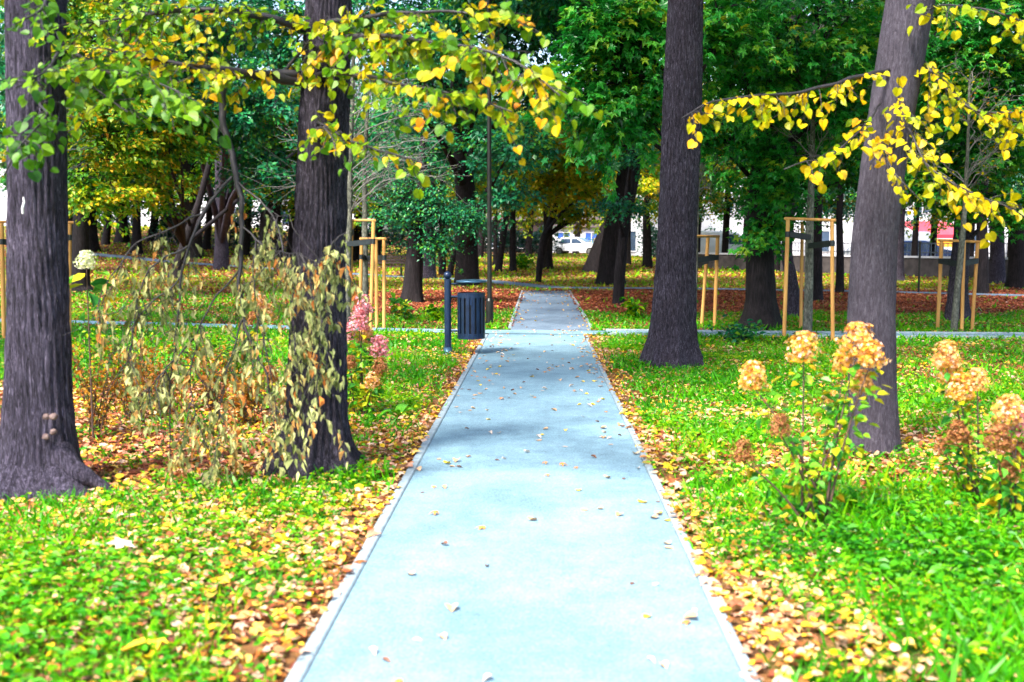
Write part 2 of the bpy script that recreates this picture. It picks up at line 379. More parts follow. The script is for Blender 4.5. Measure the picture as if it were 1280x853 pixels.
def onpath(x, y, pad=0.):
    m = (np.abs(x+.07) < .86+pad) & (y < 19.3)
    m |= (x > -.52-pad) & (x < .93+pad) & (y >= 19) & (y < 33.5)
    for poly, hw in FARPATHS:
        for (ax, ay), (bx, by) in zip(poly[:-1], poly[1:]):
            dx, dy = bx-ax, by-ay; t = np.clip(((x-ax)*dx+(y-ay)*dy)/(dx*dx+dy*dy), 0, 1)
            m |= np.hypot(x-ax-t*dx, y-ay-t*dy) < hw+pad
    return m
def gp2(px, py): p = GP(px, py); return (p[0], p[1])
FARPATHS = [
  ([gp2(-120, 399), gp2(90, 404), gp2(300, 409), gp2(480, 414), gp2(620, 416.5), gp2(740, 417), gp2(1000, 420), gp2(1300, 422), gp2(1500, 423)], .36),
  ([gp2(40, 313), gp2(130, 320), gp2(222, 329), gp2(300, 334), gp2(400, 340), gp2(480, 346), gp2(600, 351.5), gp2(690, 361), gp2(850, 362), gp2(1100, 366), gp2(1280, 371), gp2(1450, 374)], .55),
]

def ribbon(mb, poly, hw, dz, step=.6):
    pts = [np.array(poly[0])]
    P = np.array(poly); 
    # Catmull-ish resample
    d = np.concatenate([[0], np.cumsum(np.linalg.norm(np.diff(P, axis=0), axis=1))])
    t = np.arange(0, d[-1], step); X = np.interp(t, d, P[:, 0]); Y = np.interp(t, d, P[:, 1])
    k = np.hanning(9); k /= k.sum()
    Xp = np.convolve(np.pad(X, 4, 'edge'), k, 'valid'); Yp = np.convolve(np.pad(Y, 4, 'edge'), k, 'valid')
    T = norm(np.gradient(np.stack([Xp, Yp], 1), axis=0)); Nn = np.stack([-T[:, 1], T[:, 0]], 1)
    A = np.stack([Xp, Yp], 1)+Nn*hw; B = np.stack([Xp, Yp], 1)-Nn*hw
    za = hgt(A[:, 0], A[:, 1])+dz; zb = hgt(B[:, 0], B[:, 1])+dz
    V = np.stack([np.c_[A, za], np.c_[B, zb]], 1).reshape(-1, 3)
    i = np.arange(len(Xp)-1)[:, None]*2; mb.add(V, np.concatenate([i, i+1, i+3, i+2], 1)[:, ::-1])
    return np.c_[A, za], np.c_[B, zb]

# ground sheet
def ground():
    xs = np.unique(np.concatenate([np.arange(-14, 14, .25), np.arange(-60, 60, 1.5), np.linspace(-600, 600, 81)]).round(3))
    ys = np.unique(np.concatenate([np.arange(-3, 24, .25), np.arange(24, 60, .8), np.arange(60, 130, 2), np.arange(-40, -3, 3), np.linspace(130, 900, 50)]).round(3))
    X, Y = np.meshgrid(xs, ys); Z = hgt(X, Y)
    mb = MB(); nx = len(xs)
    i = (np.arange(len(ys)-1)[:, None]*nx+np.arange(nx-1)[None]).ravel()
    Q = np.stack([i, i+1, i+nx+1, i+nx], 1)
    mb.add(np.stack([X, Y, Z], -1).reshape(-1, 3), Q, 0., True)
    g, l, b = zones(X.ravel(), Y.ravel())
    m, nt, N, L = newmat('ground_soil')
    ge = N.new('ShaderNodeNewGeometry')
    ag = N.new('ShaderNodeAttribute'); ag.attribute_name = 'green'
    ab = N.new('ShaderNodeAttribute'); ab.attribute_name = 'brown'
    n1 = N.new('ShaderNodeTexNoise'); n1.inputs['Scale'].default_value = 14; n1.inputs['Detail'].default_value = 8; n1.inputs['Roughness'].default_value = .7; L.new(ge.outputs['Position'], n1.inputs['Vector'])
    vo = N.new('ShaderNodeTexVoronoi'); vo.inputs['Scale'].default_value = 16; L.new(ge.outputs['Position'], vo.inputs['Vector'])
    rl = ramp(N, [(.035, .02, .015), (.10, .05, .025), (.25, .12, .04), (.10, .04, .03)], vo.outputs['Color'], L)
    rb = ramp(N, [(.03, .012, .01), (.11, .035, .02), (.2, .07, .04)], vo.outputs['Color'], L)
    rg = ramp(N, [(.015, .05, .005), (.03, .13, .008), (.08, .22, .01)], n1.outputs['Fac'], L, [.3, .5, .7])
    m1 = N.new('ShaderNodeMixRGB'); L.new(ab.outputs['Fac'], m1.inputs[0]); L.new(rl.outputs[0], m1.inputs[1]); L.new(rb.outputs[0], m1.inputs[2])
    ad = N.new('ShaderNodeMath'); ad.operation = 'ADD'; L.new(ag.outputs['Fac'], ad.inputs[0]); L.new(n1.outputs['Fac'], ad.inputs[1])
    mr = N.new('ShaderNodeMapRange'); mr.inputs['From Min'].default_value = .85; mr.inputs['From Max'].default_value = 1.25; L.new(ad.outputs[0], mr.inputs['Value'])
    m2 = N.new('ShaderNodeMixRGB'); L.new(mr.outputs[0], m2.inputs[0]); L.new(m1.outputs[0], m2.inputs[1]); L.new(rg.outputs[0], m2.inputs[2])
    p = N.new('ShaderNodeBsdfPrincipled'); p.inputs['Roughness'].default_value = .95; p.inputs['Specular IOR Level'].default_value = .1; L.new(m2.outputs[0], p.inputs['Base Color'])
    bp = N.new('ShaderNodeBump'); bp.inputs['Distance'].default_value = .03; L.new(n1.outputs['Fac'], bp.inputs['Height']); L.new(bp.outputs[0], p.inputs['Normal'])
    o = N.new('ShaderNodeOutputMaterial'); L.new(p.outputs[0], o.inputs[0])
    ob = mb.obj('ground', m); tag(ob, kind='structure')
    for nm, arr in (('green', g), ('brown', b)):
        at = ob.data.attributes.new(nm, 'FLOAT', 'POINT'); at.data.foreach_set('value', arr.astype(np.float32))
ground()

# paths and kerbs
pm = MB()
ys = np.arange(-3, 18.7, .3)
def strip(mb, x0, x1, ys, dz):
    A = np.c_[np.full(len(ys), x0), ys, np.zeros(len(ys))+dz]; B = np.c_[np.full(len(ys), x1), ys, np.zeros(len(ys))+dz]
    V = np.stack([A, B], 1).reshape(-1, 3); i = np.arange(len(ys)-1)[:, None]*2
    mb.add(V, np.concatenate([i, i+1, i+3, i+2], 1))
strip(pm, -.85, .745, ys, .012)
tag(pm.obj('main_path', M['asphalt']), kind='structure')
pm = MB(); strip(pm, -.5, .92, np.arange(18.9, 34.5, .4), .016); tag(pm.obj('far_main_path', M['shaded_asphalt']), kind='structure')
pm = MB(); cA, cB = ribbon(pm, *FARPATHS[0], .020); tag(pm.obj('crossing_path', M['asphalt']), kind='structure')
pm = MB(); ribbon(pm, *FARPATHS[1], .035); tag(pm.obj('far_crossing_path', M['shaded_asphalt']), kind='structure')
def kerb(mb, P, w=.06, h=.032, d=.1):
    """kerb stones 1 m long with thin joints along a polyline (top face centre line)"""
    P = np.asarray(P, float)
    d_ = np.concatenate([[0], np.cumsum(np.linalg.norm(np.diff(P[:, :2], axis=0), axis=1))])
    t = 0
    while t < d_[-1]-.2:
        t1 = min(t+1.0, d_[-1]); a = [np.interp(t+.004, d_, P[:, k]) for k in range(3)]; b = [np.interp(t1-.004, d_, P[:, k]) for k in range(3)]
        a = np.array(a); b = np.array(b); T = (b-a)[:2]; T /= np.linalg.norm(T); Nn = np.array([-T[1], T[0], 0])*w/2
        j = random.uniform(-.002, .003); c = .008
        top = [a+Nn, a-Nn, b-Nn, b+Nn]
        V = [p+[0, 0, h+j-c] for p in top]+[p+[0, 0, -d] for p in top]
        ins = [a+Nn*.75, a-Nn*.75, b-Nn*.75, b+Nn*.75]; V += [p+[0, 0, h+j] for p in ins]
        mb.add(V, [(8, 9, 10, 11), (0, 1, 9, 8), (1, 2, 10, 9), (2, 3, 11, 10), (3, 0, 8, 11), (4, 5, 1, 0), (5, 6, 2, 1), (6, 7, 3, 2), (7, 4, 0, 3)])
        t = t1
km = MB(); kerb(km, [(-.885, y, 0) for y in np.arange(-3, 18.2, .5)], .062, .022)
tag(km.obj('kerb', M['kerb']), kind='structure')
km = MB(); kerb(km, [(.775, y, 0) for y in np.arange(-3, 17.6, .5)]+[(.80, 18.0, 0)], .05, .022)
tag(km.obj('kerb', M['kerb']), kind='structure')
for side, x0, pts in ((0, 1, cA), (1, 1, cB)):
    for lo, hi in ((.98, 40),):
        P = pts[(pts[:, 0] > lo) & (pts[:, 0] < hi)]
        if len(P) > 2: km = MB(); kerb(km, P-[0, 0, .02], .06, .05); tag(km.obj('kerb', M['kerb']), kind='structure')
for x in (-.53, .95):
    km = MB(); kerb(km, [(x, y, 0) for y in np.arange(19.5, 33.6, .5)], .06, .04); tag(km.obj('kerb', M['kerb']), kind='structure')

# ------------------------------------------------------------------ ground cover (nobody could count it)
WIDE = 2.6
def samp(n, y0, y1, m=.62):
    y = rng.uniform(y0**.5, y1**.5, n)**2 if False else np.sqrt(rng.uniform(y0*y0, y1*y1, n))
    x = rng.uniform(-1, 1, n)*(m*y+WIDE); return x, y
BANDS = [(1.2, 6.5, 1.), (6.5, 10, .8), (10, 16, .45), (16, 24, .2), (24, 45, .07), (45, 95, .02)]
def cover(kind, dens, fn, pad=0.):
    for y0, y1, f in BANDS:
        n = int(dens*f*(.62*(y1*y1-y0*y0)+2*WIDE*(y1-y0))); x, y = samp(n, y0, y1)
        g, l, b = zones(x, y); w = {'g': g, 'l': l, 'b': b}[kind]
        k = (rng.random(n) < w) & ~onpath(x, y, pad)
        fn(x[k], y[k], hgt(x[k], y[k]), (y0+y1)/2)
gm = MB()
def f_grass(x, y, z, D):
    n = len(x); s = (.05+.09*rng.random(n)**2)*(1+D/110)
    w = wob(x, y, 1.9, 7); s = s*(.85+.35*w)*np.where((y < 7) & (x > 1.4), 1.6, 1.)
    Y = rdir(n, .2); Y[:, 2] = rng.uniform(.7, 2.2, n); P = np.c_[x, y, z-.004]
    Nn = rdir(n, .2)
    a = np.clip(.5*rng.random(n)+.25+.25*wob(x, y, .9, 3)+np.where(y > 33, .35, 0), 0, 1)
    v, fs = TPL['blade']; wd = 1+D/9
    old = TPL['blade']; TPL['blade'] = (v*np.array([wd, 1, 1]), fs); leaves(gm, P, Y, Nn, s, 'blade', a); TPL['blade'] = old
cover('g', 1500, f_grass, .0)
tag(gm.obj('grass', G['grass']), 'short bright green grass growing on both sides of the path', 'grass', kind='stuff')
hm = MB()
def f_herb(x, y, z, D):
    # clumps: each point carries 5 leaves on short stalks
    k = rng.random(len(x)) < np.clip(.55+.6*wob(x, y, 1.4, 9), .05, 1); x, y, z = x[k], y[k], z[k]; n = len(x)
    lush = np.where((y < 7) & ((x > 1.5) | ((x < -1.6) & (y < 5.2))), 1.35, 1.)
    for j in range(5):
        an = rng.uniform(0, TAU, n); r = rng.uniform(.005, .05, n)*lush; h = rng.uniform(.015, .085, n)*lush
        P = np.c_[x+np.cos(an)*r, y+np.sin(an)*r, z+h]
        Y = np.c_[np.cos(an), np.sin(an), rng.uniform(-.3, .4, n)]; Nn = np.array([0, 0, 1.])+rng.normal(0, .35, (n, 3))
        a = np.clip(.5*rng.random(n)+.3+.3*wob(x, y, .8, 6), 0, 1)
        leaves(hm, P, Y, Nn, rng.uniform(.014, .042, n)*lush*(1+D/40), 'leaf' if D < 9 else 'oval', a)
cover('g', 420, f_herb, .02)
tag(hm.obj('ground_plants', G['herb']), 'low leafy green ground plants mixed through the grass', 'ground plants', kind='stuff')
lm = MB()
def f_lit(x, y, z, D):
    n = len(x); an = rng.uniform(0, TAU, n)
    Y = np.c_[np.cos(an), np.sin(an), rng.normal(0, .22, n)]; Nn = np.array([0, 0, 1.])+rng.normal(0, .26, (n, 3))
    P = np.c_[x, y, z+rng.uniform(.006, .04, n)]
    k = rng.random(n) < .25
    s = rng.uniform(.018, .046, n)*(1+D/32)
    a = np.clip(.7*rng.random(n)+.3*(.5+.5*wob(x, y, 1.2, 8)), 0, 1)
    if D < 12: leaves(lm, P[k], Y[k], Nn[k], s[k]*1.6, 'maple', a[k], 1.0); leaves(lm, P[~k], Y[~k], Nn[~k], s[~k], 'heart', a[~k], 1.1)
    else: leaves(lm, P, Y, Nn, s*1.1, 'leaf', a, 1.6)
cover('l', 800, f_lit, -.02)
x = rng.uniform(-.5, .92, 420); y = rng.uniform(19.3, 33, 420); kx = rng.random(420) < .08+.9*np.abs((x-.21)/.71)**2+.5*(y > 30); f_lit(x[kx], y[kx], np.full(kx.sum(), .014), 12)
tag(lm.obj('fallen_leaves', G['litter']), 'yellow and tan fallen leaves scattered over grass and path edges', 'leaf litter', kind='stuff')
lm = MB()
cover('b', 700, f_lit, -.02)
def f_lit2(x, y, z, D):
    f_lit(x, y, z, D)
for y0, y1, n in ((19.5, 34, 110000), (34, 60, 60000)):
    x, y = samp(n, y0, y1); g, l, b = zones(x, y); k = (rng.random(n) < b) & ~onpath(x, y, -.03); f_lit(x[k], y[k], hgt(x[k], y[k]), (y0+y1)/2)
tag(lm.obj('brown_fallen_leaves', G['brown']), 'carpet of reddish brown fallen leaves beyond the crossing path', 'leaf litter', kind='stuff')

# single leaves lying on the asphalt
protos = []
for nm, cols, tpl, s in (('pale tan', [(.42, .24, .12), (.6, .4, .24)], 'heart', .05), ('yellow', [(.75, .5, .03), (.85, .6, .05)], 'heart', .05),
                         ('dark brown', [(.14, .06, .04), (.22, .1, .06)], 'leaf', .05), ('orange brown', [(.5, .17, .03), (.6, .26, .06)], 'maple', .06),
                         ('whitish', [(.5, .4, .34), (.66, .56, .48)], 'leaf', .06)):
    mt = leafmat(nm.replace(' ', '_')+'_path_leaf', cols, .1, .6, .2)
    for v in range(3):
        b_ = MB(); leaves(b_, np.array([[0, -.03, .004]]), np.array([[0, 1., .02]]), np.array([[rng.normal(0, .12), rng.normal(0, .1), 1.]]), s, tpl, np.array([.2+.3*v]), 2.2)
        V = np.concatenate(b_.V); b_.V = [V-[0, 0, V[:, 2].min()-.001]]
        protos.append((nm, b_.mesh('fallen_leaf', mt)))
rg_ = random.Random(5)
for i in range(300):
    y = math.sqrt(rg_.uniform(3.3**2, 19**2)) if rg_.random() < .6 else rg_.uniform(3.4, 19)
    e = rg_.random(); x = rg_.uniform(-.82, .72)
    if e < .45: x = (-.83+abs(rg_.gauss(0, .22))) if rg_.random() < .45 else (.73-abs(rg_.gauss(0, .22)))
    if not -.83 < x < .73: continue
    nm, me = protos[rg_.choice([0, 0, 0, 1, 1, 2, 2, 3, 3, 4, 4, 4])*3+rg_.randrange(3)]
    o = bpy.data.objects.new('fallen_leaf', me); COL.objects.link(o); o.location = (x, y, .0125); o.rotation_euler = (0, 0, rg_.uniform(0, TAU)); k = rg_.uniform(.65, 1.1); o.scale = (k, k, k*.5)
    tag(o, nm+' fallen leaf lying on the pale asphalt path', 'leaf', 'single '+nm+' leaves on the path')
for px, py, nm, sc_, lab in ((153, 697, 'whitish', 2.3, 'large whitish maple leaf lying on grass in front of the leftmost trunk'),
                             (185, 825, 'yellow', 2.6, 'big yellow leaf at the bottom of the left lawn'), (1058, 815, 'orange brown', 2.0, 'orange brown leaf on the lush green plants at bottom right'),
                             (966, 815, 'yellow', 1.5, 'bright yellow leaf beside the bottom of the right kerb')):
    p = GP(px, py); mt = [m for n_, m in protos if n_ == nm][0].materials[0]
    b_ = MB(); leaves(b_, np.array([[0, -.03, .0]]), np.array([[0, 1., .02]]), np.array([[.1, -.25, 1.]]), .07, 'maple', np.array([.6]), .5)
    o = bpy.data.objects.new('fallen_leaf', b_.mesh('fallen_leaf', mt)); COL.objects.link(o); o.location = (p[0], p[1], p[2]+.07); o.scale = (sc_,)*3; o.rotation_euler = (R(8), 0, rg_.uniform(0, 6)); k = 1
    tag(o, lab, 'leaf')

# ------------------------------------------------------------------ trees
def trunk_mesh(name, base, way, top_h, mat, parent, sides=24, flare=.5, fl_h=.35, lobes=5, ridge=0., seed=0, flip=0., step=.25, pre=None):
    """way: list of (px,py,width_px) at the base's depth; the trunk then goes on up to top_h, tapering"""
    D = depth(base); k = D/F
    pts = [(base[0], base[1], base[2]-.12)]; rad = [way[0][2]*k/2]
    for px, py, w in way:
        p = AT(px, py, D)
        if p[2] > pts[-1][2]+.05: pts.append(tuple(p)); rad.append(w*k/2)
    P = np.array(pts)
    if P[-1][2] < top_h:
        T = (P[-1]-P[max(0, len(P)-3)]); T = T/max(np.linalg.norm(T), .01)
        d = top_h-P[-1][2]; q = P[-1]+np.array([T[0]*.7, T[1], 1.])*d; q[2] = top_h
        m = (P[-1]+q)/2+np.array([.03*d, 0, 0]); P = np.vstack([P, m, q]); rad += [rad[-1]*.75, rad[-1]*.3]
    z = np.arange(P[0][2], P[-1][2], step); z = np.append(z, P[-1][2])
    if flare: z = np.unique(np.concatenate([z, P[0][2]+np.linspace(0, .9, 16)]))
    kk = [z[0]]
    for q_ in z[1:]:
        if q_-kk[-1] > min(step, .05)*.7: kk.append(q_)
    z = np.array(kk)
    X = np.interp(z, P[:, 2], P[:, 0]); Y = np.interp(z, P[:, 2], P[:, 1]); r = np.interp(z, P[:, 2], rad)
    n_ = 5; ker = np.hanning(n_+2)[1:-1]; ker /= ker.sum()
    g = random.Random(seed); ph = [g.uniform(0, TAU) for _ in range(8)]
    def disp(Pn, th, rr):
        zz = (Pn[:, 2]-base[2])[:, None]; t = th[None]
        lob = .5+.5*np.cos(lobes*t+ph[0]+.6*np.sin(2*t+ph[1]))
        f = flare*np.exp(-np.maximum(zz, 0)/fl_h)*(.45+.9*lob**2)
        out = rr*(1+f)
        out *= 1+.035*np.sin(2*t+ph[2]+zz*.7)+.025*np.sin(3*t+ph[3]-zz*1.1)
        out *= 1+.03*np.sin(zz*2.3+ph[6]+np.sin(t+ph[7]))
        if ridge:
            w_ = 2.2*np.sin(zz*2.1+ph[4])+1.6*np.sin(zz*5.3+ph[5]+t*2)
            out += 1.4*ridge*(np.abs(np.sin(17*t+w_*.35+.6*np.sin(zz*9)))-.5)+ridge*.8*np.sin(31*t+w_+zz*6)+ridge*.5*np.sin(47*t-w_*2+zz*23)
        return out
    mb = MB(); tube(mb, np.c_[X, Y, z], r, sides, 0., True, 0, disp)
    return mb.obj(name, mat, parent), np.c_[X, Y, z], r

def limbs(mb, path, r, targets, thick=.5, sides=7):
    """limbs from the trunk to the crown clusters"""
    for t in targets:
        t = np.asarray(t, float)
        zz = min(max(t[2]-max(.8, .45*np.hypot(*(t[:2]-path[0][:2]))), path[0][2]+1.6), path[-1][2]-.2)
        i = int(np.argmin(abs(path[:, 2]-zz))); p0 = path[i]
        d = t-p0; m1 = p0+d*.35+np.array([0, 0, .1*np.linalg.norm(d)])+rng.normal(0, .04, 3)*np.linalg.norm(d)*.5; m2 = p0+d*.7+np.array([0, 0, .06*np.linalg.norm(d)])+rng.normal(0, .04, 3)*np.linalg.norm(d)*.5
        B = []
        for s in np.linspace(0, 1, 9):
            B.append((1-s)**3*p0+3*s*(1-s)**2*m1+3*s*s*(1-s)*m2+s**3*t)
        tube(mb, B, np.linspace(min(r[i]*thick, .02+.03*np.linalg.norm(d)), .015, 9), sides)

def tree(name, label, base_px, way, bark, top_h=9, group=None, sides=20, flare=.45, fl_h=.3, ridge=0., crown=(), palette='green', lsize=.11, per=70, tpl='oval', shared=None, seed=0, cat='tree', lobes=5, sr=.55, step=.25, base=None):
    base = GP(*base_px) if base is None else np.asarray(base, float)
    root = empty(name, base, label, cat, group)
    tr, path, r = trunk_mesh('trunk', base, way, top_h, M[bark], root, sides, flare, fl_h, lobes, ridge, seed, step=step)
    if shared is not None:
        me, zc, s = shared
        o = bpy.data.objects.new('crown', me); COL.objects.link(o); o.parent = root
        o.location = (path[-1][0]-base[0], path[-1][1]-base[1], zc); o.rotation_euler[2] = seed*1.7; o.scale = (s, s, s)
        targets = []
        for j in range(5):
            a = seed+j*TAU/5; targets.append(np.array([path[-1][0]+1.8*s*math.cos(a), path[-1][1]+1.8*s*math.sin(a), base[2]+zc+(.2+.5*(j % 3))*s]))
        for t_ in targets: lb = MB(); limbs(lb, path, r, [t_], .4, 6); lb.obj('limb', M[bark], root)
    if crown:
        cm = MB(); tw_ = MB(); tg = []
        for c in crown:
            if abs(c[0]) > 40: px, py, D, rx, rz, n = c; C = AT(px, py, D)
            else: C = np.array([base[0]+c[0], base[1]+c[1], c[2]]); rx, rz, n = c[3:6]
            tg.append(C-np.array([0, 0, rz*.3]))
            crown_fill(cm, tw_, C, (rx, rx, rz), n, lsize*(1.7 if abs(c[0]) < 40 else 1), per, tpl, sr=sr, hub=tg[-1])
        for t_ in tg: lb = MB(); limbs(lb, path, r, [t_]); lb.obj('limb', M[bark], root)
        tw_.obj('twigs', M[bark], root)['kind'] = 'stuff'; cm.obj('crown', G[palette], root)
    return root, path, r

def proto_crown(pal, seed, lsize=.15, n=150, per=70, rx=3.4, rz=3.0):
    cm = MB()
    for j in range(6):
        a = j*TAU/6+seed; crown_fill(cm, None, (1.9*math.cos(a), 1.9*math.sin(a), rng.uniform(-1.4, 1.8)), (rx*.6, rx*.6, rz*.55), n//6, lsize, per, sr=.6)
    crown_fill(cm, None, (0, 0, 1.5), (rx*.7, rx*.7, rz*.8), n//4, lsize, per, sr=.6)
    return cm.mesh('crown', G[pal])
PC = {k: proto_crown(k, i) for i, k in enumerate(('green', 'teal', 'yellowgreen', 'mixed', 'dark'))}

NEARG = 'big trees close to the path'
HI = lambda *a: a
# T1
t1, p1, r1 = tree('linden_tree', 'large grey trunked tree with flared roots at the left edge', (50, 615), [(50, 605, 112), (50, 570, 90), (49, 500, 78), (48, 400, 72), (46, 200, 70), (45, 0, 68)], 'bark_grey', 11, NEARG, 120, .5, .16, .006, seed=3, lobes=4, step=.05,
   crown=[HI(-1.5, .5, 8.5, 2.2, 1.5, 50), HI(.8, 1.5, 9.5, 2., 1.5, 40)], palette='linden', lsize=.1)
# T2
t2, p2, r2 = tree('linden_tree', 'rough barked tree left of the path with a wilted branch hanging from it', (395, 588), [(393, 570, 82), (396, 520, 70), (397, 400, 66), (399, 300, 62), (405, 150, 56), (411, 0, 50)], 'bark_brown', 11, NEARG, 120, .6, .2, .008, seed=11, lobes=6, step=.05,
   crown=[HI(-.5, 1.5, 8.5, 2.2, 1.5, 50), HI(.8, 2.5, 10, 2., 1.5, 40)], palette='linden', lsize=.1)
# T3
t3, p3, r3 = tree('linden_tree', 'tall straight dark grey tree right of the path, widening at its foot', (841, 458), [(841, 450, 62), (842, 420, 54), (845, 350, 50), (850, 200, 46), (857, 0, 41)], 'bark_brown', 12, NEARG, 110, .35, .35, .008, seed=5, lobes=7, step=.06,
   crown=[HI(.5, 1.5, 9.5, 2.4, 1.7, 60), HI(2.5, .5, 8.5, 2., 1.5, 50)], palette='green', lsize=.12)
# T4
t4, p4, r4 = tree('linden_tree', 'smooth grey tree leaning right behind the orange hydrangea', (1092, 565), [(1092, 555, 58), (1090, 480, 55), (1089, 400, 55), (1093, 300, 53), (1104, 200, 52), (1120, 100, 53), (1138, 0, 55)], 'bark_smooth', 10, NEARG, 110, .12, .2, .002, seed=8, lobes=5, step=.06,
   crown=[HI(1.5, 1.5, 8.5, 2.2, 1.5, 50), HI(3, .5, 9.5, 2., 1.4, 40)], palette='yellow', lsize=.1)

for pts_ in ([(70, 560, -.1), (95, 590, -.15), (120, 602, -.12), (150, 611, -.1)], [(30, 585, -.1), (5, 610, -.2), (-25, 625, -.25)]):
    mb = MB(); D_ = depth(GP(50, 615)); Q_ = [AT(a_, b_, D_+c_) for a_, b_, c_ in pts_]; Q_[-1][2] = -.03
    tt = np.linspace(0, 1, 14); pp = np.linspace(0, 1, len(Q_)); C_ = np.stack([np.interp(tt, pp, np.array(Q_)[:, q]) for q in range(3)], 1)
    for _ in range(2): C_[1:-1] = (C_[:-2]+C_[2:]+2*C_[1:-1])/4
    tube(mb, C_, np.linspace(.085, .02, 14)*(1+.1*np.sin(tt*17)), 16); mb.obj('root', M['bark_grey'], t1)
# fungus knobs on T1, white paint fleck
D1 = depth(GP(50, 615))
for px, py in ((58, 521), (66, 521), (58, 546), (67, 540)):
    mb = MB(); c = AT(px, py, D1-.225)
    for q in range(3): 
        u = np.linspace(0, math.pi, 6); rr_ = .016+.006*rng.random(); tube(mb, [c+np.array([rng.normal(0, .006), rr_*math.cos(x)*.6, rr_*.7*math.cos(x)]) for x in u], [max(.002, rr_*math.sin(x)) for x in u], 10)
    mb.obj('burl', M['fungus'], t1)
mb = MB(); c = AT(28, 257, D1-.235); tube(mb, [c+np.array([0, 0, -.05]), c+np.array([.004, -.01, -.02]), c+np.array([.012, 0, .02]), c+np.array([.008, 0, .05])], [.006, .008, .007, .004], 6); mb.obj('paint_fleck', M['chalk'], t1)

# ------------- near leafy branches
def near_branch(root, pts, r0, ntw, palette, lsize=.075, twl=(.2, .5), dens=.05, tpl='heart', spread=1., droop=.6, leafn='foliage', seed=0, arange=(0, 1), skip=.0, twm='twig', hang=.55):
    """pts: [(px,py,D)...] polyline of the branch; leafy twigs along it"""
    P = np.array([AT(*p) for p in pts]); d = np.concatenate([[0], np.cumsum(np.linalg.norm(np.diff(P, axis=0), axis=1))])
    t = np.linspace(0, d[-1], max(10, int(d[-1]/.08))); C = np.stack([np.interp(t, d, P[:, k]) for k in range(3)], 1)
    C[1:-1] += rng.normal(0, .008, (len(C)-2, 3)); k5 = np.array([.25, .5, .25])
    for q in range(3): C[1:-1, q] = np.convolve(C[:, q], k5, 'valid')
    bm = MB(); tube(bm, C, np.linspace(r0, .004, len(C)), 10)
    lm_ = MB()
    ti = skip+(1-skip)*rng.random(ntw); idx = (ti*(len(C)-1)).astype(int); A = C[idx]
    T = norm(np.gradient(C, axis=0))[idx]
    dr = norm(T*.6+rng.normal(0, .55, (ntw, 3))*np.array([1, 1, .7])*spread+np.array([0, 0, -droop*.5])); ln = rng.uniform(*twl, ntw)
    E = A+dr*ln[:, None]
    tubes(bm, A, E, .0035, .0015, .04*ln, 4, 4, .006)
    for j in range(ntw):
        n = max(2, int(ln[j]/dens)); u = np.linspace(.15, 1, n); Q = A[j]+(E[j]-A[j])*u[:, None]; Q[:, 2] += .04*ln[j]*4*u*(1-u)
        sd = np.where(np.arange(n) % 2, 1, -1)[:, None]; side = norm(np.cross(dr[j], [0, 0, 1.]))
        Y = norm(side*sd*.8+dr[j]*.5+rng.normal(0, .35, (n, 3))+np.array([0, 0, -hang]))
        Nn = norm(np.array([0, -.45, .9])+rng.normal(0, .5, (n, 3)))
        S = lsize*rng.uniform(.55, 1.2, n)
        Q2 = Q+Y*.018
        tubes(bm, Q, Q2+Y*.002, .0012, .001, 0, 1, 3)
        a = np.clip(.5*rng.random(n)+.5*rng.random()*1., 0, 1)
        a = arange[0]+(arange[1]-arange[0])*a
        leaves(lm_, Q2, Y, Nn, S, tpl, a, 1.4)
    b = bm.obj('branch', M[twm], root); f = lm_.obj(leafn, G[palette], b, origin=tuple(root.location))
    return b

# T2: boughs reaching right and toward the camera
near_branch(t2, [(400, 60, 7.3), (440, 45, 6.9), (520, 48, 6.4), (600, 62, 6.1), (660, 85, 6.0), (700, 120, 5.9)], .022, 102, 'linden', 0.061, (.15, .42))
near_branch(t2, [(405, 30, 7.3), (470, 20, 6.8), (560, 12, 6.4), (640, 25, 6.2)], .02, 37, 'linden', 0.057, (.15, .35))
near_branch(t2, [(395, 95, 7.3), (430, 90, 6.9), (500, 105, 6.3), (580, 120, 6.0), (640, 140, 5.9)], .016, 54, 'linden', 0.057, (.12, .34))
near_branch(t2, [(395, 150, 7.3), (405, 158, 7.0), (440, 180, 6.6), (490, 190, 6.3), (530, 205, 6.1)], .012, 27, 'linden', 0.057, (.1, .22))
near_branch(t2, [(385, 165, 7.2), (400, 160, 6.9), (415, 170, 6.7), (420, 200, 6.6)], .01, 15, 'linden', 0.057, (.08, .2), arange=(.2, 1))
# T2: limb going left
near_branch(t2, [(398, 92, 7.4), (365, 104, 7.3), (333, 94, 7.2), (303, 92, 7.0), (250, 85, 6.7), (190, 75, 6.6), (130, 60, 6.5)], .045, 57, 'linden', 0.053, (.15, .4), skip=.25, arange=(.1, 1))
near_branch(t2, [(390, 40, 7.4), (330, 20, 7.2), (250, 10, 7.0), (170, 20, 7.0), (100, 30, 6.8)], .03, 74, 'linden', 0.053, (.2, .5), arange=(0, .8))
near_branch(t2, [(350, 100, 7.3), (380, 60, 7.2), (410, 20, 7.0)], .012, 10, 'linden', 0.053, (.1, .2))
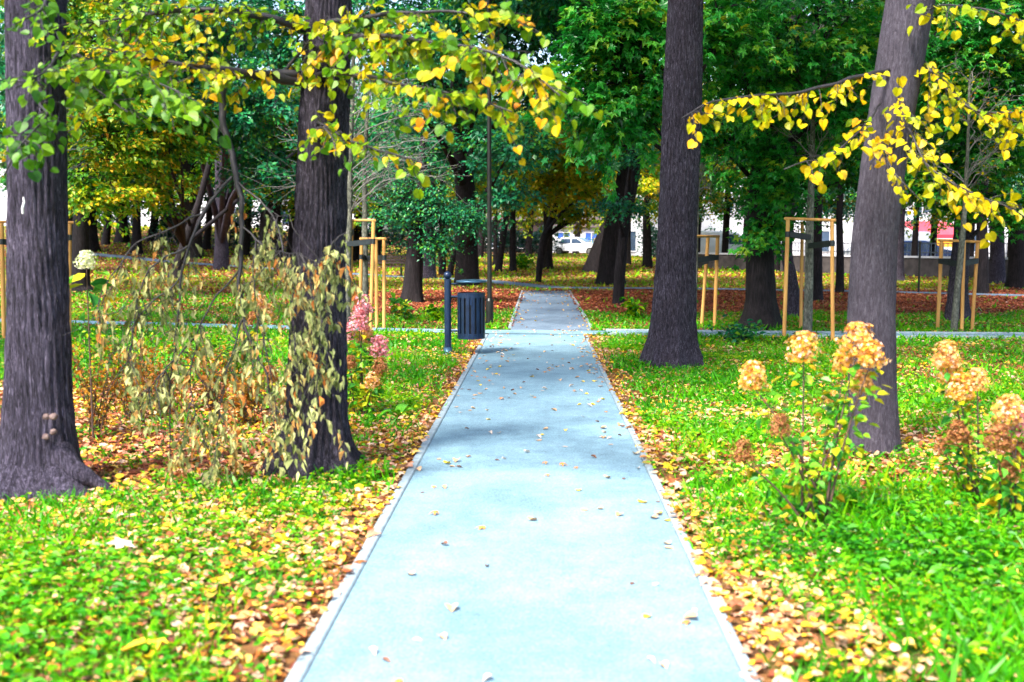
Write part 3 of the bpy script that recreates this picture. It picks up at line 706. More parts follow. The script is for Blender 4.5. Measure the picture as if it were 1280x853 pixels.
# T1: leafy twigs hanging over the trunk
near_branch(t1, [(45, -30, 6.5), (60, 0, 6.2), (40, 20, 5.9), (20, 30, 5.8)], .014, 13, 'linden', 0.057, (.12, .3), arange=(.05, .6))
near_branch(t1, [(78, 60, 6.6), (60, 85, 6.2), (40, 100, 5.9), (20, 110, 5.8)], .010, 15, 'linden', 0.057, (.1, .25), arange=(.0, .55))
near_branch(t1, [(50, 130, 6.5), (60, 145, 6.2), (45, 165, 6.0), (25, 180, 5.8), (5, 220, 5.8)], .010, 23, 'linden', 0.065, (.1, .25), arange=(.0, .5))
near_branch(t1, [(80, 60, 6.7), (130, 90, 6.4), (180, 95, 6.1), (230, 120, 5.9)], .012, 37, 'linden', 0.068, (.15, .4), arange=(.0, .5))
near_branch(t1, [(80, 100, 6.7), (110, 105, 6.5), (160, 140, 6.3)], .008, 17, 'linden', 0.061, (.1, .3), arange=(.05, .7))
# T4: yellow branches
near_branch(t4, [(1112, 88, 8.0), (1090, 92, 7.8), (1050, 103, 7.5), (1000, 117, 7.3), (950, 120, 7.1), (890, 125, 7.0), (852, 148, 6.9)], .018, 44, 'yellow', 0.057, (.1, .26), droop=1.3, skip=.15)
near_branch(t4, [(1100, 130, 7.9), (1080, 160, 7.5), (1040, 195, 7.2), (1000, 205, 7.0), (980, 212, 7.0)], .008, 22, 'yellow', 0.065, (.08, .2), skip=.3)
near_branch(t4, [(1155, 78, 8.1), (1185, 115, 7.9), (1215, 140, 7.8), (1250, 143, 7.6), (1300, 140, 7.5)], .016, 37, 'yellow', 0.057, (.15, .4), droop=1.0, arange=(0, .8))
near_branch(t4, [(1120, 120, 7.9), (1135, 160, 7.5), (1160, 210, 7.2), (1210, 240, 7.0), (1270, 262, 6.9)], .01, 42, 'yellow', 0.061, (.12, .35), arange=(0, .8))
near_branch(t4, [(1110, 150, 7.8), (1100, 190, 7.4), (1130, 230, 7.2), (1150, 250, 7.2)], .007, 14, 'yellow', 0.053, (.1, .22))
near_branch(t4, [(1150, 15, 7.9), (1180, 5, 7.3), (1230, 10, 7.0), (1290, 30, 6.8)], .010, 18, 'yellow', 0.061, (.1, .28), arange=(0, .7))

# ------------- T2: broken branch with wilted leaves
def wilted():
    bm = MB(); lv = MB()
    main = [(398, 92, 7.4), (333, 94, 7.2), (300, 94, 7.15), (279, 108, 7.1), (281, 150, 7.1), (288, 192, 7.05), (298, 228, 7.0), (305, 272, 7.0), (303, 303, 7.0), (298, 345, 6.95), (303, 400, 6.9), (330, 460, 6.85), (345, 520, 6.8)]
    subs = [[(290, 222, 7.05), (270, 243, 7.0), (252, 268, 6.95), (235, 308, 6.9), (228, 345, 6.9), (220, 400, 6.85), (214, 470, 6.85), (212, 560, 6.8)],
            [(303, 280, 7.0), (320, 300, 6.95), (345, 315, 6.8), (375, 318, 6.6), (400, 330, 6.6)],
            [(320, 298, 6.95), (318, 340, 6.9), (320, 400, 6.85), (340, 470, 6.8), (350, 560, 6.75)],
            [(298, 340, 7.0), (270, 370, 6.9), (245, 420, 6.85), (235, 480, 6.8), (255, 560, 6.75)],
            [(252, 268, 6.95), (215, 285, 6.9), (170, 305, 6.9), (130, 355, 6.85), (115, 400, 6.85)],
            [(235, 308, 6.9), (190, 330, 6.85), (172, 370, 6.8), (165, 430, 6.8), (160, 460, 6.8)],
            [(228, 345, 6.9), (185, 385, 6.8), (150, 430, 6.8)],
            [(298, 228, 7.0), (330, 250, 6.9), (350, 300, 6.8), (365, 360, 6.75), (372, 430, 6.7), (378, 520, 6.7)],
            [(375, 318, 6.6), (395, 360, 6.6), (400, 430, 6.6), (398, 500, 6.6)],
            [(400, 330, 6.6), (420, 300, 6.6), (432, 290, 6.6)],
            [(245, 420, 6.85), (200, 470, 6.8), (170, 510, 6.8)],
            [(303, 400, 6.9), (285, 450, 6.85), (275, 520, 6.8), (270, 590, 6.75)]]
    def line(pts, r0, n=24):
        P = np.array([AT(*p) for p in pts]); d = np.concatenate([[0], np.cumsum(np.linalg.norm(np.diff(P, axis=0), axis=1))])
        t = np.linspace(0, d[-1], n); C = np.stack([np.interp(t, d, P[:, k]) for k in range(3)], 1); C[1:-1] += rng.normal(0, .01, (n-2, 3))
        for q in range(3): C[1:-1, q] = np.convolve(C[:, q], [.25, .5, .25], 'valid')
        tube(bm, C, np.linspace(r0, .004 if r0 > .008 else .0025, n), 8); return C
    cs = [line(main, .032, 60)[20:]]+[line(s, .0065 if k_ else .011) for k_, s in enumerate(subs)]
    cs[0] = cs[0]
    ntw = 255
    for _ in range(75):
        C = cs[rng.integers(1, len(cs))]; A = C[rng.integers(3, len(C))]; d_ = np.array([rng.normal(0, .35), rng.normal(0, .2), -rng.uniform(.2, .8)]); E_ = A+d_*rng.uniform(.3, .8); E_[2] = max(E_[2], .04); tubes(bm, A[None], E_[None], .0035, .0012, .05, 6, 4, .02)
    WP = np.array([1.6, 1.3, 1.8, 1.6, 1.3, 1., 1.1, .8, 2.2, 1.7, .8, .8, 1.4]); WP /= WP.sum()
    for j in range(ntw):
        C = cs[rng.choice(len(cs), p=WP)]; i = rng.integers(max(1, int(len(C)*.2)), len(C)); A = C[i]
        ln = rng.uniform(.1, .42); dr = norm(np.array([rng.normal(0, .32), rng.normal(0, .3), -rng.uniform(.45, 1.)]))
        E = A+dr*ln; E[2] = max(E[2], .05)
        tubes(bm, A[None], E[None], .003, .0013, .03*ln, 4, 4, .01)
        n = int(ln/rng.choice([.024, .03, .08]))+1; u = np.linspace(.15, 1, n); Q = A+(E-A)*u[:, None]+rng.normal(0, .014, (n, 3))
        Y = norm(np.array([0, 0, -1.])+rng.normal(0, .28, (n, 3))); a = np.clip(.5*rng.random(n)+.5*rng.random(), 0, 1)**1.5
        leaves(lv, Q, Y, rdir(n, .3), rng.uniform(.045, .078, n), 'wilt', a, 1.4)
    b = bm.obj('broken_branch', M['twig'], t2); b['label'] = 'broken branch hanging to the ground with dry wilted leaves'
    lv.obj('wilted_leaves', G['wilted'], b, origin=tuple(t2.location))
wilted()

# ------------------------------------------------------------------ middle distance trees
MID = 'dark trunks in the middle of the park'
tree('maple_tree', 'dark flared trunk tree between the two staked saplings on the right', (950, 411), [(951, 405, 40), (951, 380, 36), (950, 330, 33), (953, 250, 32), (956, 190, 32), (958, 100, 28)], 'bark_dark', 11, MID, 40, .5, .3, .004, seed=2, lsize=.14, tpl='maple',
     crown=[(930, 70, 17.5, 1.1, .9, 34), (1010, 40, 17, 1.4, .8, 40), (900, 170, 19, .7, .7, 16), (1060, 120, 18, .9, .7, 20), (985, 200, 18.5, .7, .5, 13), (985, 245, 19, .5, .35, 9), (958, 292, 19.2, .4, .3, 7), (-2, 1, 8.8, 4, 1.8, 120)], palette='green', per=55)
tree('maple_tree', 'bright green maple whose leaves hang beside the tall straight trunk', (856, 437), [(856, 430, 15), (858, 300, 13), (860, 100, 11)], 'bark_dark', 9, None, 14, .3, .2, seed=4, lsize=.15, tpl='maple',
     crown=[(775, 60, 15.5, .85, .75, 36), (745, 130, 15.5, .6, .5, 18), (800, 130, 15.6, .55, .55, 18), (770, 25, 15.5, .9, .5, 20), (900, 40, 16, .7, .6, 20), (-2.5, 3, 8, 3, 1.4, 110)], palette='green', per=50)
tree('oak_tree', 'massive dark trunk leaning right at the end of the path', (763, 357), [(763, 350, 33), (765, 320, 30), (772, 280, 30), (784, 230, 29), (792, 180, 27), (800, 120, 26)], 'bark_dark', 13, MID, 30, .2, .4, .006, seed=6, shared=(PC['mixed'], 7.1, 1.1))
tree('oak_tree', 'slim dark trunk standing in front of the massive leaning trunk', (773, 381), [(773, 375, 14), (775, 340, 14), (782, 270, 13), (794, 200, 12)], 'bark_dark', 9, MID, 18, .2, .2, seed=7,
     crown=[(790, 190, 25, .8, .5, 10), (770, 255, 25.5, .9, .3, 8), (-1.5, -1, 8.5, 3.8, 1.6, 130), (1, 2, 8, 3.4, 1.6, 90), (-3, -4, 9, 3, 1.5, 80)], palette='teal', lsize=.11)
tree('oak_tree', 'dark trunk tilting right behind the massive leaning trunk', (741, 341), [(741, 338, 22), (750, 310, 19), (760, 280, 16), (775, 230, 13)], 'bark_dark', 10, MID, 18, .3, .3, seed=8, shared=(PC['yellowgreen'], 6.1, 1.2))
tree('chestnut_tree', 'thick dark tree behind the litter bin', (584, 358), [(584, 350, 28), (584, 320, 26), (582, 250, 25), (577, 180, 23), (573, 120, 20)], 'bark_dark', 12, MID, 26, .25, .3, .006, seed=9, lsize=.16,
     crown=[(635, 185, 31, 1.5, .8, 36), (625, 245, 31, .9, .4, 14), (520, 120, 33, 2, 1.5, 60), (560, 50, 33, 2, 1.2, 50), (470, 15, 34, 2.2, 1.3, 60), (640, 30, 33, 2.2, 1.3, 60), (720, 20, 35, 2, 1.3, 50), (660, 110, 34, 2, 1., 40), (1.5, -3, 10, 4.8, 2.2, 150), (2.5, -8, 9, 3.5, 1.6, 90)], palette='teal', per=60)
tree('yew_tree', 'small dark tree with loose low crown behind the left staked saplings', (515, 379), [(515, 375, 26), (516, 350, 24), (518, 320, 22), (522, 280, 16)], 'bark_dark', 4.2, MID, 22, .35, .25, .004, seed=10, lsize=.085,
     crown=[(555, 265, 27.3, 1.0, .55, 70), (520, 235, 27.5, 1., .6, 60), (585, 275, 27, .5, .35, 24), (500, 265, 27.5, .6, .5, 30), (540, 305, 27.3, .7, .3, 22)], palette='teal', per=38, sr=.5)
tree('oak_tree', 'grey stump-like trunk just right of the yew', (533, 349), [(533, 345, 24), (533, 310, 22), (533, 270, 20)], 'bark_brown', 10, MID, 20, .15, .2, seed=12, shared=(PC['teal'], 6.5, 1.1))
tree('linden_tree', 'slender tree leaning right and forking beyond the path end', (673, 354), [(673, 350, 7), (675, 330, 9), (680, 300, 11), (689, 275, 9), (697, 245, 7), (704, 236, 6), (716, 228, 4)], 'bark_dark', 5.5, MID, 14, .2, .2, seed=13,
     crown=[(715, 215, 38.5, 1.2, .7, 24), (690, 190, 39, 1.2, .8, 24), (735, 240, 38, .9, .5, 14), (700, 160, 39, 1.6, 1.0, 40), (740, 190, 39, 1.6, 1.0, 40), (670, 230, 39, 1.2, .7, 24), (770, 250, 40, 1.1, .5, 16), (720, 265, 40, 1.2, .4, 14)], palette='yellowgreen', lsize=.16)
tree('linden_tree', 'straight dark trunk right behind the slender forking tree', (684, 337), [(684, 333, 14), (685, 300, 12), (684, 260, 10)], 'bark_dark', 9, MID, 14, .3, .3, seed=14, shared=(PC['yellowgreen'], 5.4, 1.2))
tree('linden_tree', 'straight thin dark trunk right of the lamp post', (641, 340), [(641, 336, 9), (641, 300, 8), (641, 260, 7)], 'bark_dark', 9, MID, 12, .3, .3, seed=15, shared=(PC['yellowgreen'], 5.7, 1.1))
tree('linden_tree', 'thin trunk leaning right beside the lamp post', (623, 341), [(623, 337, 9), (627, 310, 8), (633, 270, 7)], 'bark_dark', 8, MID, 12, .2, .2, seed=16, shared=(PC['mixed'], 5.5, 1.))
tree('linden_tree', 'thinnest trunk seen just right of the lamp post foot', (619, 332), [(619, 330, 6), (619, 300, 5), (620, 270, 4)], 'bark_dark', 8, MID, 10, .2, .2, seed=17, shared=(PC['green'], 5.9, 1.))
tree('linden_tree', 'dark trunk left of the tall straight tree, near the white parked car', (809, 335), [(809, 331, 12), (809, 300, 11), (808, 270, 9)], 'bark_dark', 9, MID, 12, .2, .3, seed=18, shared=(PC['mixed'], 5.9, 1.2))
tree('linden_tree', 'very thin trunk in front of the parked car with a red tail light', (786, 331), [(786, 328, 6), (786, 300, 5), (787, 270, 4)], 'bark_dark', 8, MID, 10, .2, .3, seed=19, shared=(PC['yellowgreen'], 6.1, 1.1))
tree('linden_tree', 'dark narrow trunk between yew and thick dark tree', (553, 344), [(553, 340, 10), (553, 300, 9), (552, 260, 8)], 'bark_dark', 9, MID, 12, .2, .2, seed=20, shared=(PC['green'], 6.5, 1.))
tree('linden_tree', 'narrow trunk leaning against the thick dark tree from the left', (563, 346), [(562, 342, 9), (568, 315, 7), (574, 290, 6)], 'bark_dark', 8, MID, 12, .2, .2, seed=21, shared=(PC['teal'], 6.1, 1.))
# right
tree('elm_tree', 'twisted dark trunk just left of the front staked sapling', (989, 398), [(990, 394, 18), (992, 370, 15), (988, 345, 15), (983, 320, 13), (986, 280, 12)], 'bark_brown', 8, MID, 20, .5, .2, .006, seed=22, lsize=.13,
     crown=[(1000, 130, 22, 1.5, 1.0, 40), (1060, 215, 22.5, .9, .5, 14), (1050, 60, 22, 1.6, 1.0, 40), (960, 0, 24, 2, 1.2, 40), (0, .5, 8.5, 2.5, 1.7, 40)], palette='green')
tree('linden_tree', 'dark trunk seen through the front sapling stakes', (1020, 377), [(1020, 373, 16), (1021, 330, 14), (1021, 270, 12)], 'bark_dark', 9, MID, 16, .3, .3, seed=23, shared=(PC['green'], 5.7, 1.))
tree('linden_tree', 'thin trunk between front sapling stakes and leaning grey tree', (1050, 367), [(1050, 363, 10), (1050, 320, 9), (1049, 270, 8)], 'bark_dark', 9, MID, 14, .2, .3, seed=24, shared=(PC['mixed'], 5.9, 1.))
tree('elm_tree', 'knotty dark trunk inside the rightmost sapling stakes', (1197, 402), [(1197, 396, 28), (1197, 370, 23), (1199, 330, 22), (1204, 280, 20), (1210, 220, 18)], 'bark_brown', 9, MID, 26, .35, .3, .008, seed=25, lsize=.14, tpl='maple',
     crown=[(1190, 80, 20, 1.4, 1.0, 44), (1260, 100, 20, 1.3, 1.0, 40), (1225, 5, 20, 1.6, .8, 40), (1130, 10, 20.5, 1.3, .8, 36), (1230, 190, 20.5, 1.2, .6, 30), (1165, 225, 20.5, .7, .4, 12), (1250, 255, 20.5, .9, .4, 20), (0, .5, 8.5, 2.5, 1.7, 40)], palette='green', per=55)
tree('linden_tree', 'dark trunk right of the rightmost sapling stakes', (1228, 368), [(1228, 364, 15), (1228, 330, 14), (1227, 270, 12)], 'bark_dark', 9, MID, 18, .2, .3, seed=26, shared=(PC['dark'], 5.1, 1.))
tree('linden_tree', 'broad grey trunk second from the right edge', (1247, 355), [(1247, 352, 19), (1247, 320, 18), (1246, 270, 16)], 'bark_brown', 10, MID, 18, .15, .3, seed=27, shared=(PC['green'], 5.9, 1.1))
tree('linden_tree', 'broad dark trunk at the right edge', (1271, 361), [(1271, 357, 22), (1271, 320, 20), (1270, 270, 18)], 'bark_dark', 10, MID, 18, .3, .3, seed=28, shared=(PC['mixed'], 5.1, 1.))
tree('linden_tree', 'grey trunk by the low wall right of the leaning grey tree', (1124, 352), [(1123, 348, 14), (1124, 320, 12), (1126, 270, 10)], 'bark_brown', 10, MID, 14, .3, .3, seed=29, shared=(PC['green'], 5.9, 1.1))
# left
tree('oak_tree', 'stout dark trunk right of the leftmost tree', (111, 315), [(111, 312, 22), (111, 290, 20), (111, 250, 18)], 'bark_dark', 12, MID, 18, .3, .5, seed=30, shared=(PC['mixed'], 7.1, 1.5))
tree('oak_tree', 'dark trunk left of the pale building gap on the left slope', (153, 303), [(153, 300, 15), (153, 280, 14), (152, 240, 13)], 'bark_dark', 14, MID, 16, .3, .5, seed=31, shared=(PC['mixed'], 7.3, 1.5))
tree('oak_tree', 'dark trunk at the left end of the pale building', (171, 318), [(171, 315, 12), (171, 290, 11), (171, 250, 10)], 'bark_dark', 11, MID, 16, .4, .5, seed=32, shared=(PC['green'], 7.1, 1.3))
tree('oak_tree', 'dark trunk right of the bright gap on the left slope', (209, 298), [(209, 296, 17), (209, 275, 16), (209, 230, 15)], 'bark_dark', 14, MID, 16, .3, .5, seed=33, shared=(PC['green'], 6.9, 1.5))
tree('oak_tree', 'broad dark trunk behind the wilted branch, left of the siding wall gap', (239, 322), [(239, 319, 27), (239, 290, 25), (237, 240, 22), (235, 200, 20)], 'bark_dark', 12, MID, 18, .2, .4, seed=34, shared=(PC['mixed'], 6.7, 1.4))
tree('oak_tree', 'dark slanted trunk left of the wilted branch near the far path', (218, 349), [(218, 346, 15), (226, 320, 12), (236, 290, 10), (248, 255, 8)], 'bark_dark', 8, MID, 16, .3, .3, seed=35, lsize=.15,
     crown=[(150, 175, 30, 1.9, 1.0, 50), (120, 240, 28, 1.2, .6, 24), (210, 150, 31, 1.9, 1.1, 50), (190, 240, 32, 1.1, .5, 16), (100, 130, 29, 1.6, 1.0, 36), (150, 60, 30, 2.4, 1.3, 60), (20, 110, 29, 1.8, 1.2, 44), (-15, 220, 29, 1.4, .9, 30), (20, 10, 30, 2.4, 1.2, 50), (130, -10, 31, 2.4, 1., 50)], palette='mixed')
tree('oak_tree', 'tall purplish trunk directly behind the wilted branch', (277, 337), [(277, 333, 18), (277, 300, 16), (276, 230, 15), (275, 110, 13)], 'bark_brown', 12, MID, 18, .2, .4, seed=36, lsize=.16,
     crown=[(260, 130, 34, 2.2, 1.4, 60), (320, 130, 33, 2.2, 1.6, 60), (300, 40, 34, 2.6, 1.6, 60), (200, 20, 34, 2.8, 1.5, 60), (380, 20, 34, 2.4, 1.5, 50), (340, 215, 33, 1.4, .7, 26), (0, 0, 11, 4, 2, 60)], palette='teal')
tree('oak_tree', 'wide dark trunk close left of the rough barked tree', (338, 328), [(338, 325, 28), (338, 290, 26), (340, 230, 24), (342, 180, 22)], 'bark_dark', 13, MID, 18, .2, .4, seed=37, shared=(PC['green'], 7.5, 1.4))

# far copies of a few trees beyond
FARG = 'far trees at the back of the park'
far = [(85, 318, 12, 'dark', 'far dark tree just right of the leftmost trunk'), (132, 306, 10, 'mixed', 'far autumn tree between the first two dark trunks on the left slope'), (190, 302, 11, 'dark', 'far dark tree right of the bright gap on the left slope'), (258, 312, 9, 'green', 'far green tree between the broad and the purplish trunks'), (306, 320, 11, 'dark', 'far dark tree behind the broken branch'), (362, 326, 9, 'mixed', 'far autumn tree touching the rough barked tree from the left'),
       (445, 326, 10, 'dark', 'far dark tree right of the rough barked tree'), (870, 330, 9, 'mixed', 'far autumn tree peeping out right of the tall straight trunk'), (930, 336, 8, 'dark', 'far dark tree left of the dark flared trunk'), (970, 340, 9, 'green', 'far green tree right of the dark flared trunk'), (1070, 334, 9, 'mixed', 'far autumn tree just left of the leaning grey tree'), (1142, 342, 8, 'dark', 'far dark tree by the low wall near the thin black post'), (1212, 345, 9, 'mixed', 'far autumn tree behind the rightmost sapling'), (1262, 345, 9, 'green', 'far green tree between the two broad trunks at right'),
       (60, 325, 16, 'green', 'far tree left of everything behind the leftmost trunk'), (420, 322, 14, 'teal', 'far tree hidden behind the rough barked trunk and stakes'),
       (470, 330, 12, 'green', 'far tree behind the left sapling stakes and bench'), (600, 322, 8, 'yellowgreen', 'far tree left of the lamp post'),
       (660, 322, 9, 'yellowgreen', 'far tree above the bright green bush'), (830, 324, 10, 'green', 'far tree hidden behind the tall straight trunk'),
       (720, 318, 8, 'yellowgreen', 'far tree above the white parked car'), (905, 334, 9, 'green', 'far tree behind the stakes beside the tall straight trunk'), (1085, 340, 12, 'dark', 'far tree behind the leaning grey tree'),
       (1165, 340, 9, 'green', 'far tree left of the rightmost sapling stakes'), (380, 332, 14, 'mixed', 'far tree left of the rough barked trunk')]
for i, (px, py, w, pal, lab) in enumerate(far):
    lo_ = i < 14
    tree('linden_tree', lab, (px, py), [(px, py-4, w), (px+3, 280, w*.9), (px+5, 240, w*.8)], 'bark_dark', 11, FARG, 12, .25, .3, seed=40+i, shared=(PC[pal], 5.6 if lo_ else 6.6, 1.25 if lo_ else 1.45))
# trees standing outside the frame that close the canopy
for i, (x, y, pal) in enumerate(((-9, 24, 'green'), (9.5, 27, 'green'), (-12, 15, 'mixed'), (13, 15, 'green'), (-14, 33, 'teal'), (17, 36, 'green'), (1.5, 46, 'yellowgreen'), (-6, 38, 'teal'), (8, 43, 'mixed'), (5, 56, 'green'), (-22, 50, 'mixed'), (-16, 62, 'teal'), (-9, 56, 'green'), (25, 50, 'green'))):
    b = np.array([x, y, float(hgt(x, y))]); q = depth(b); 
    px_, py_ = 674+F*x/y, 300+F*1.6/y
    if i in (0, 1, 6, 7, 8, 9, 11, 12):   # give only a crown bough to the neighbours' canopy: reuse as high crowns on existing trees
        continue
    tree('linden_tree', ['', '', 'tree standing outside the left edge of the lawn', 'tree standing outside the right edge of the lawn', 'tree on the left lawn beyond the crossing path', 'tree on the right lawn beyond the crossing path', '', '', '', '', 'tree on the left slope beyond the far path', '', '', 'tree beside the low wall at far right'][i],
         None, [(px_, py_-4, 22), (px_, 280, 20), (px_, 200, 18)], 'bark_dark', 11, 'trees near the picture edges', 14, .25, .3, seed=60+i, shared=(PC[pal], 7.8, 1.4), base=b)

# distant wood
wm = MB(); tw = MB()
for i in range(60):
    a = (i/59-.5)*1.5; d = rng.uniform(118, 150); x = math.sin(a)*d*1.1; y = max(112, math.cos(a)*d)
    if -24 < x < 8 and False: continue
    h = rng.uniform(5.5, 8); crown_fill(wm, None, (x, y, h+hgt(x, y)), (6, 5, 5.), 60, .45, 50, sr=1.5)
tag(wm.obj('distant_woodland', G['mixed']), 'distant mass of autumn trees closing the view behind the park', 'woodland', kind='stuff')

# ------------------------------------------------------------------ staked saplings
def stake(root, a_px, top_px, D=None):
    b = GP(*a_px); D = depth(b); t = AT(top_px[0], top_px[1], D)
    mb = MB(); P = [b+(t-b)*s-np.array([0, 0, .08])*(s == 0) for s in np.linspace(0, 1, 9)]; tube(mb, P, .032*rng.uniform(.95, 1.08), 12); mb.obj('stake', M['post'], root)
    return b, t
def sapling(label, stakes, bars, trunk, straps, twigs, crown=None, seedv=0, leafpal='teal'):
    """stakes: [(base px, top px)], trunk: [(px,py,w)...] with base"""
    base = GP(*trunk[0][:2]); D = depth(base); root = empty('staked_sapling', base, label, 'sapling', 'saplings held by wooden stakes')
    tops = [stake(root, a, t) for a, t in stakes]
    for i, j in bars:
        p, q = tops[i][1]-[0, 0, .03], tops[j][1]-[0, 0, .03]; e = (q-p)/np.linalg.norm(q-p)*.06; mb = MB(); tube(mb, [p-e+[0, 0, .05], q+e+[0, 0, .05]], .024, 10); mb.obj('crossbar', M['post'], root)
    mb = MB(); P = [AT(px, py, D) for px, py, w in trunk]; P[0] = base-[0, 0, .05]; tube(mb, P, [w*D/F/2 for _, _, w in trunk], 14); 
    mb.obj('trunk', M['bark_young'], root)
    P = np.array(P)
    for k, (i, frac, py) in enumerate(straps):
        s0 = tops[i][0]+(tops[i][1]-tops[i][0])*frac; zt = s0[2]-.05; c = np.array([np.interp(zt, P[:, 2], P[:, q]) for q in range(3)])
        mb = MB(); d = norm(c-s0); w = np.array([-d[1], d[0], 0])*.04
        for sgn in (-1, 1):
            A, B = s0+w*sgn, c+w*sgn; V = [A+[0, 0, .045], A-[0, 0, .045], B-[0, 0, .045], B+[0, 0, .045]]; V2 = [v+w*.12*sgn for v in V]
            mb.add(V+V2, [(0, 1, 2, 3), (7, 6, 5, 4), (0, 3, 7, 4), (1, 5, 6, 2)])
        tube(mb, [s0-[0, 0, .045], s0+[0, 0, .045]], .036, 12); tube(mb, [c-[0, 0, .045], c+[0, 0, .045]], .05, 12)
        mb.obj('strap', M['strap'], root)
    # bare branches
    n, spread, z0, up, lenr, nl = twigs
    bm = MB(); lv = MB(); ztop = P[-1][2]
    for j in range(n):
        z = rng.uniform(z0, ztop); A = np.array([np.interp(z, P[:, 2], P[:, q]) for q in range(3)])
        an = rng.uniform(0, TAU); L_ = lenr*rng.uniform(.6, 1.1)*(1-.45*(z-z0)/(ztop-z0+.01)); d = norm(np.array([math.cos(an)*spread, math.sin(an)*spread, up*rng.uniform(.4, 1.3)]))
        E = A+d*L_; C = tubes(bm, A[None], E[None], .012, .004, .12*L_, 6, 5, .03)[0]
        k = int(6+4*rng.random()); ii = rng.integers(1, 6, k); S = C[ii]; dd = norm(d+rng.normal(0, .55, (k, 3)))*(L_*rng.uniform(.2, .5, k))[:, None]
        C2 = tubes(bm, S, S+dd, .005, .002, .03, 4, 4, .02); 
        if nl:
            m_ = nl; Q = C2[rng.integers(0, k, m_), rng.integers(1, 5, m_)]+rng.normal(0, .05, (m_, 3))
            leaves(lv, Q, rdir(m_, .4, -.4), norm(rdir(m_, .5)+[0, 0, 1.]), rng.uniform(.04, .075, m_), 'leaf')
        S3 = C2[:, 2]; dd3 = norm(dd+rng.normal(0, .35, (k, 3))*np.linalg.norm(dd, axis=1)[:, None])*.22; tubes(bm, S3, S3+dd3, .003, .0015, .01, 3, 3, .01)
    bm.obj('branches', M['twig_pale'], root)
    if nl: lv.obj('foliage', G[leafpal], root)
    mb = MB(); u = np.linspace(0, 1, 5)
    th = np.arange(28)/28*TAU; V = [[base[0], base[1], base[2]+.06]]
    for q in th: V.append([base[0]+.42*math.cos(q)*(1+.12*math.sin(3*q)), base[1]+.42*math.sin(q)*(1+.1*math.cos(4*q)), base[2]-.01])
    mb.add(V, [(0, 1+i, 1+(i+1) % 28) for i in range(28)]); mb.obj('soil_mound', M['soil'], root)
    return root
sapling('sapling tied between tall stakes, left of the leaning grey tree', [((980, 424), (985, 275)), ((1041, 427), (1040, 277)), ((1001, 412), (1003, 277))], [(0, 1)], [(1009, 419, 12), (1011, 360, 11), (1012, 290, 10), (1014, 230, 8), (1016, 160, 6), (1018, 80, 4), (1018, 20, 2)],
        [(0, .88, 0), (1, .82, 0)], (26, 1., 2.35, .8, 1.4, 0))
sapling('sapling with three stakes at the right end of the lawn', [((1172, 412), (1177, 302)), ((1215, 415), (1222, 304)), ((1202, 416), (1205, 302))], [(0, 1)], [(1192, 416, 9), (1196, 370, 8), (1201, 320, 8), (1206, 260, 6), (1210, 180, 4), (1212, 100, 3)],
        [(0, .78, 0), (1, .80, 0)], (18, 1., 2.3, .7, 1.2, 10), leafpal='yellowgreen')
sapling('sapling stakes partly hidden behind the tall straight trunk', [((877, 409), (885, 297)), ((893, 410), (897, 297)), ((862, 416), (866, 297))], [(2, 1)], [(866, 412, 8), (868, 350, 8), (870, 280, 7), (872, 200, 5), (874, 120, 3)],
        [(0, .74, 0), (1, .78, 0)], (18, 1., 2.2, .7, 1.2, 6), leafpal='yellowgreen')
sapling('tall staked sapling with grey trunk right of the rough barked tree', [((437, 409), (440, 277)), ((463, 415), (467, 277)), ((471, 411), (470, 300))], [(0, 1)], [(433, 410, 10), (434, 340, 10), (436, 270, 9), (437, 200, 8), (440, 120, 6), (443, 40, 4)],
        [(0, .9, 0), (1, .82, 0)], (34, 1.3, 2.0, .6, 1.9, 40), leafpal='teal')
sapling('shorter staked sapling behind the tall one, left of the bin', [((480, 411), (480, 300)), ((450, 406), (452, 300))], [(0, 1)], [(457, 400, 9), (456, 340, 8), (456, 270, 7), (456, 200, 6), (460, 120, 4)],
        [(0, .8, 0), (1, .8, 0)], (26, 1.4, 2.0, .4, 2.2, 50), leafpal='teal')
sapling('staked sapling half hidden behind the leftmost trunk', [((87, 422), (87, 280)), ((5, 424), (2, 279))], [(0, 1)], [(40, 420, 10), (40, 350, 10), (40, 280, 9), (42, 200, 7), (44, 120, 4)],
        [(0, .88, 0), (1, .84, 0)], (16, 1., 2.2, .6, 1.2, 10), leafpal='mixed')

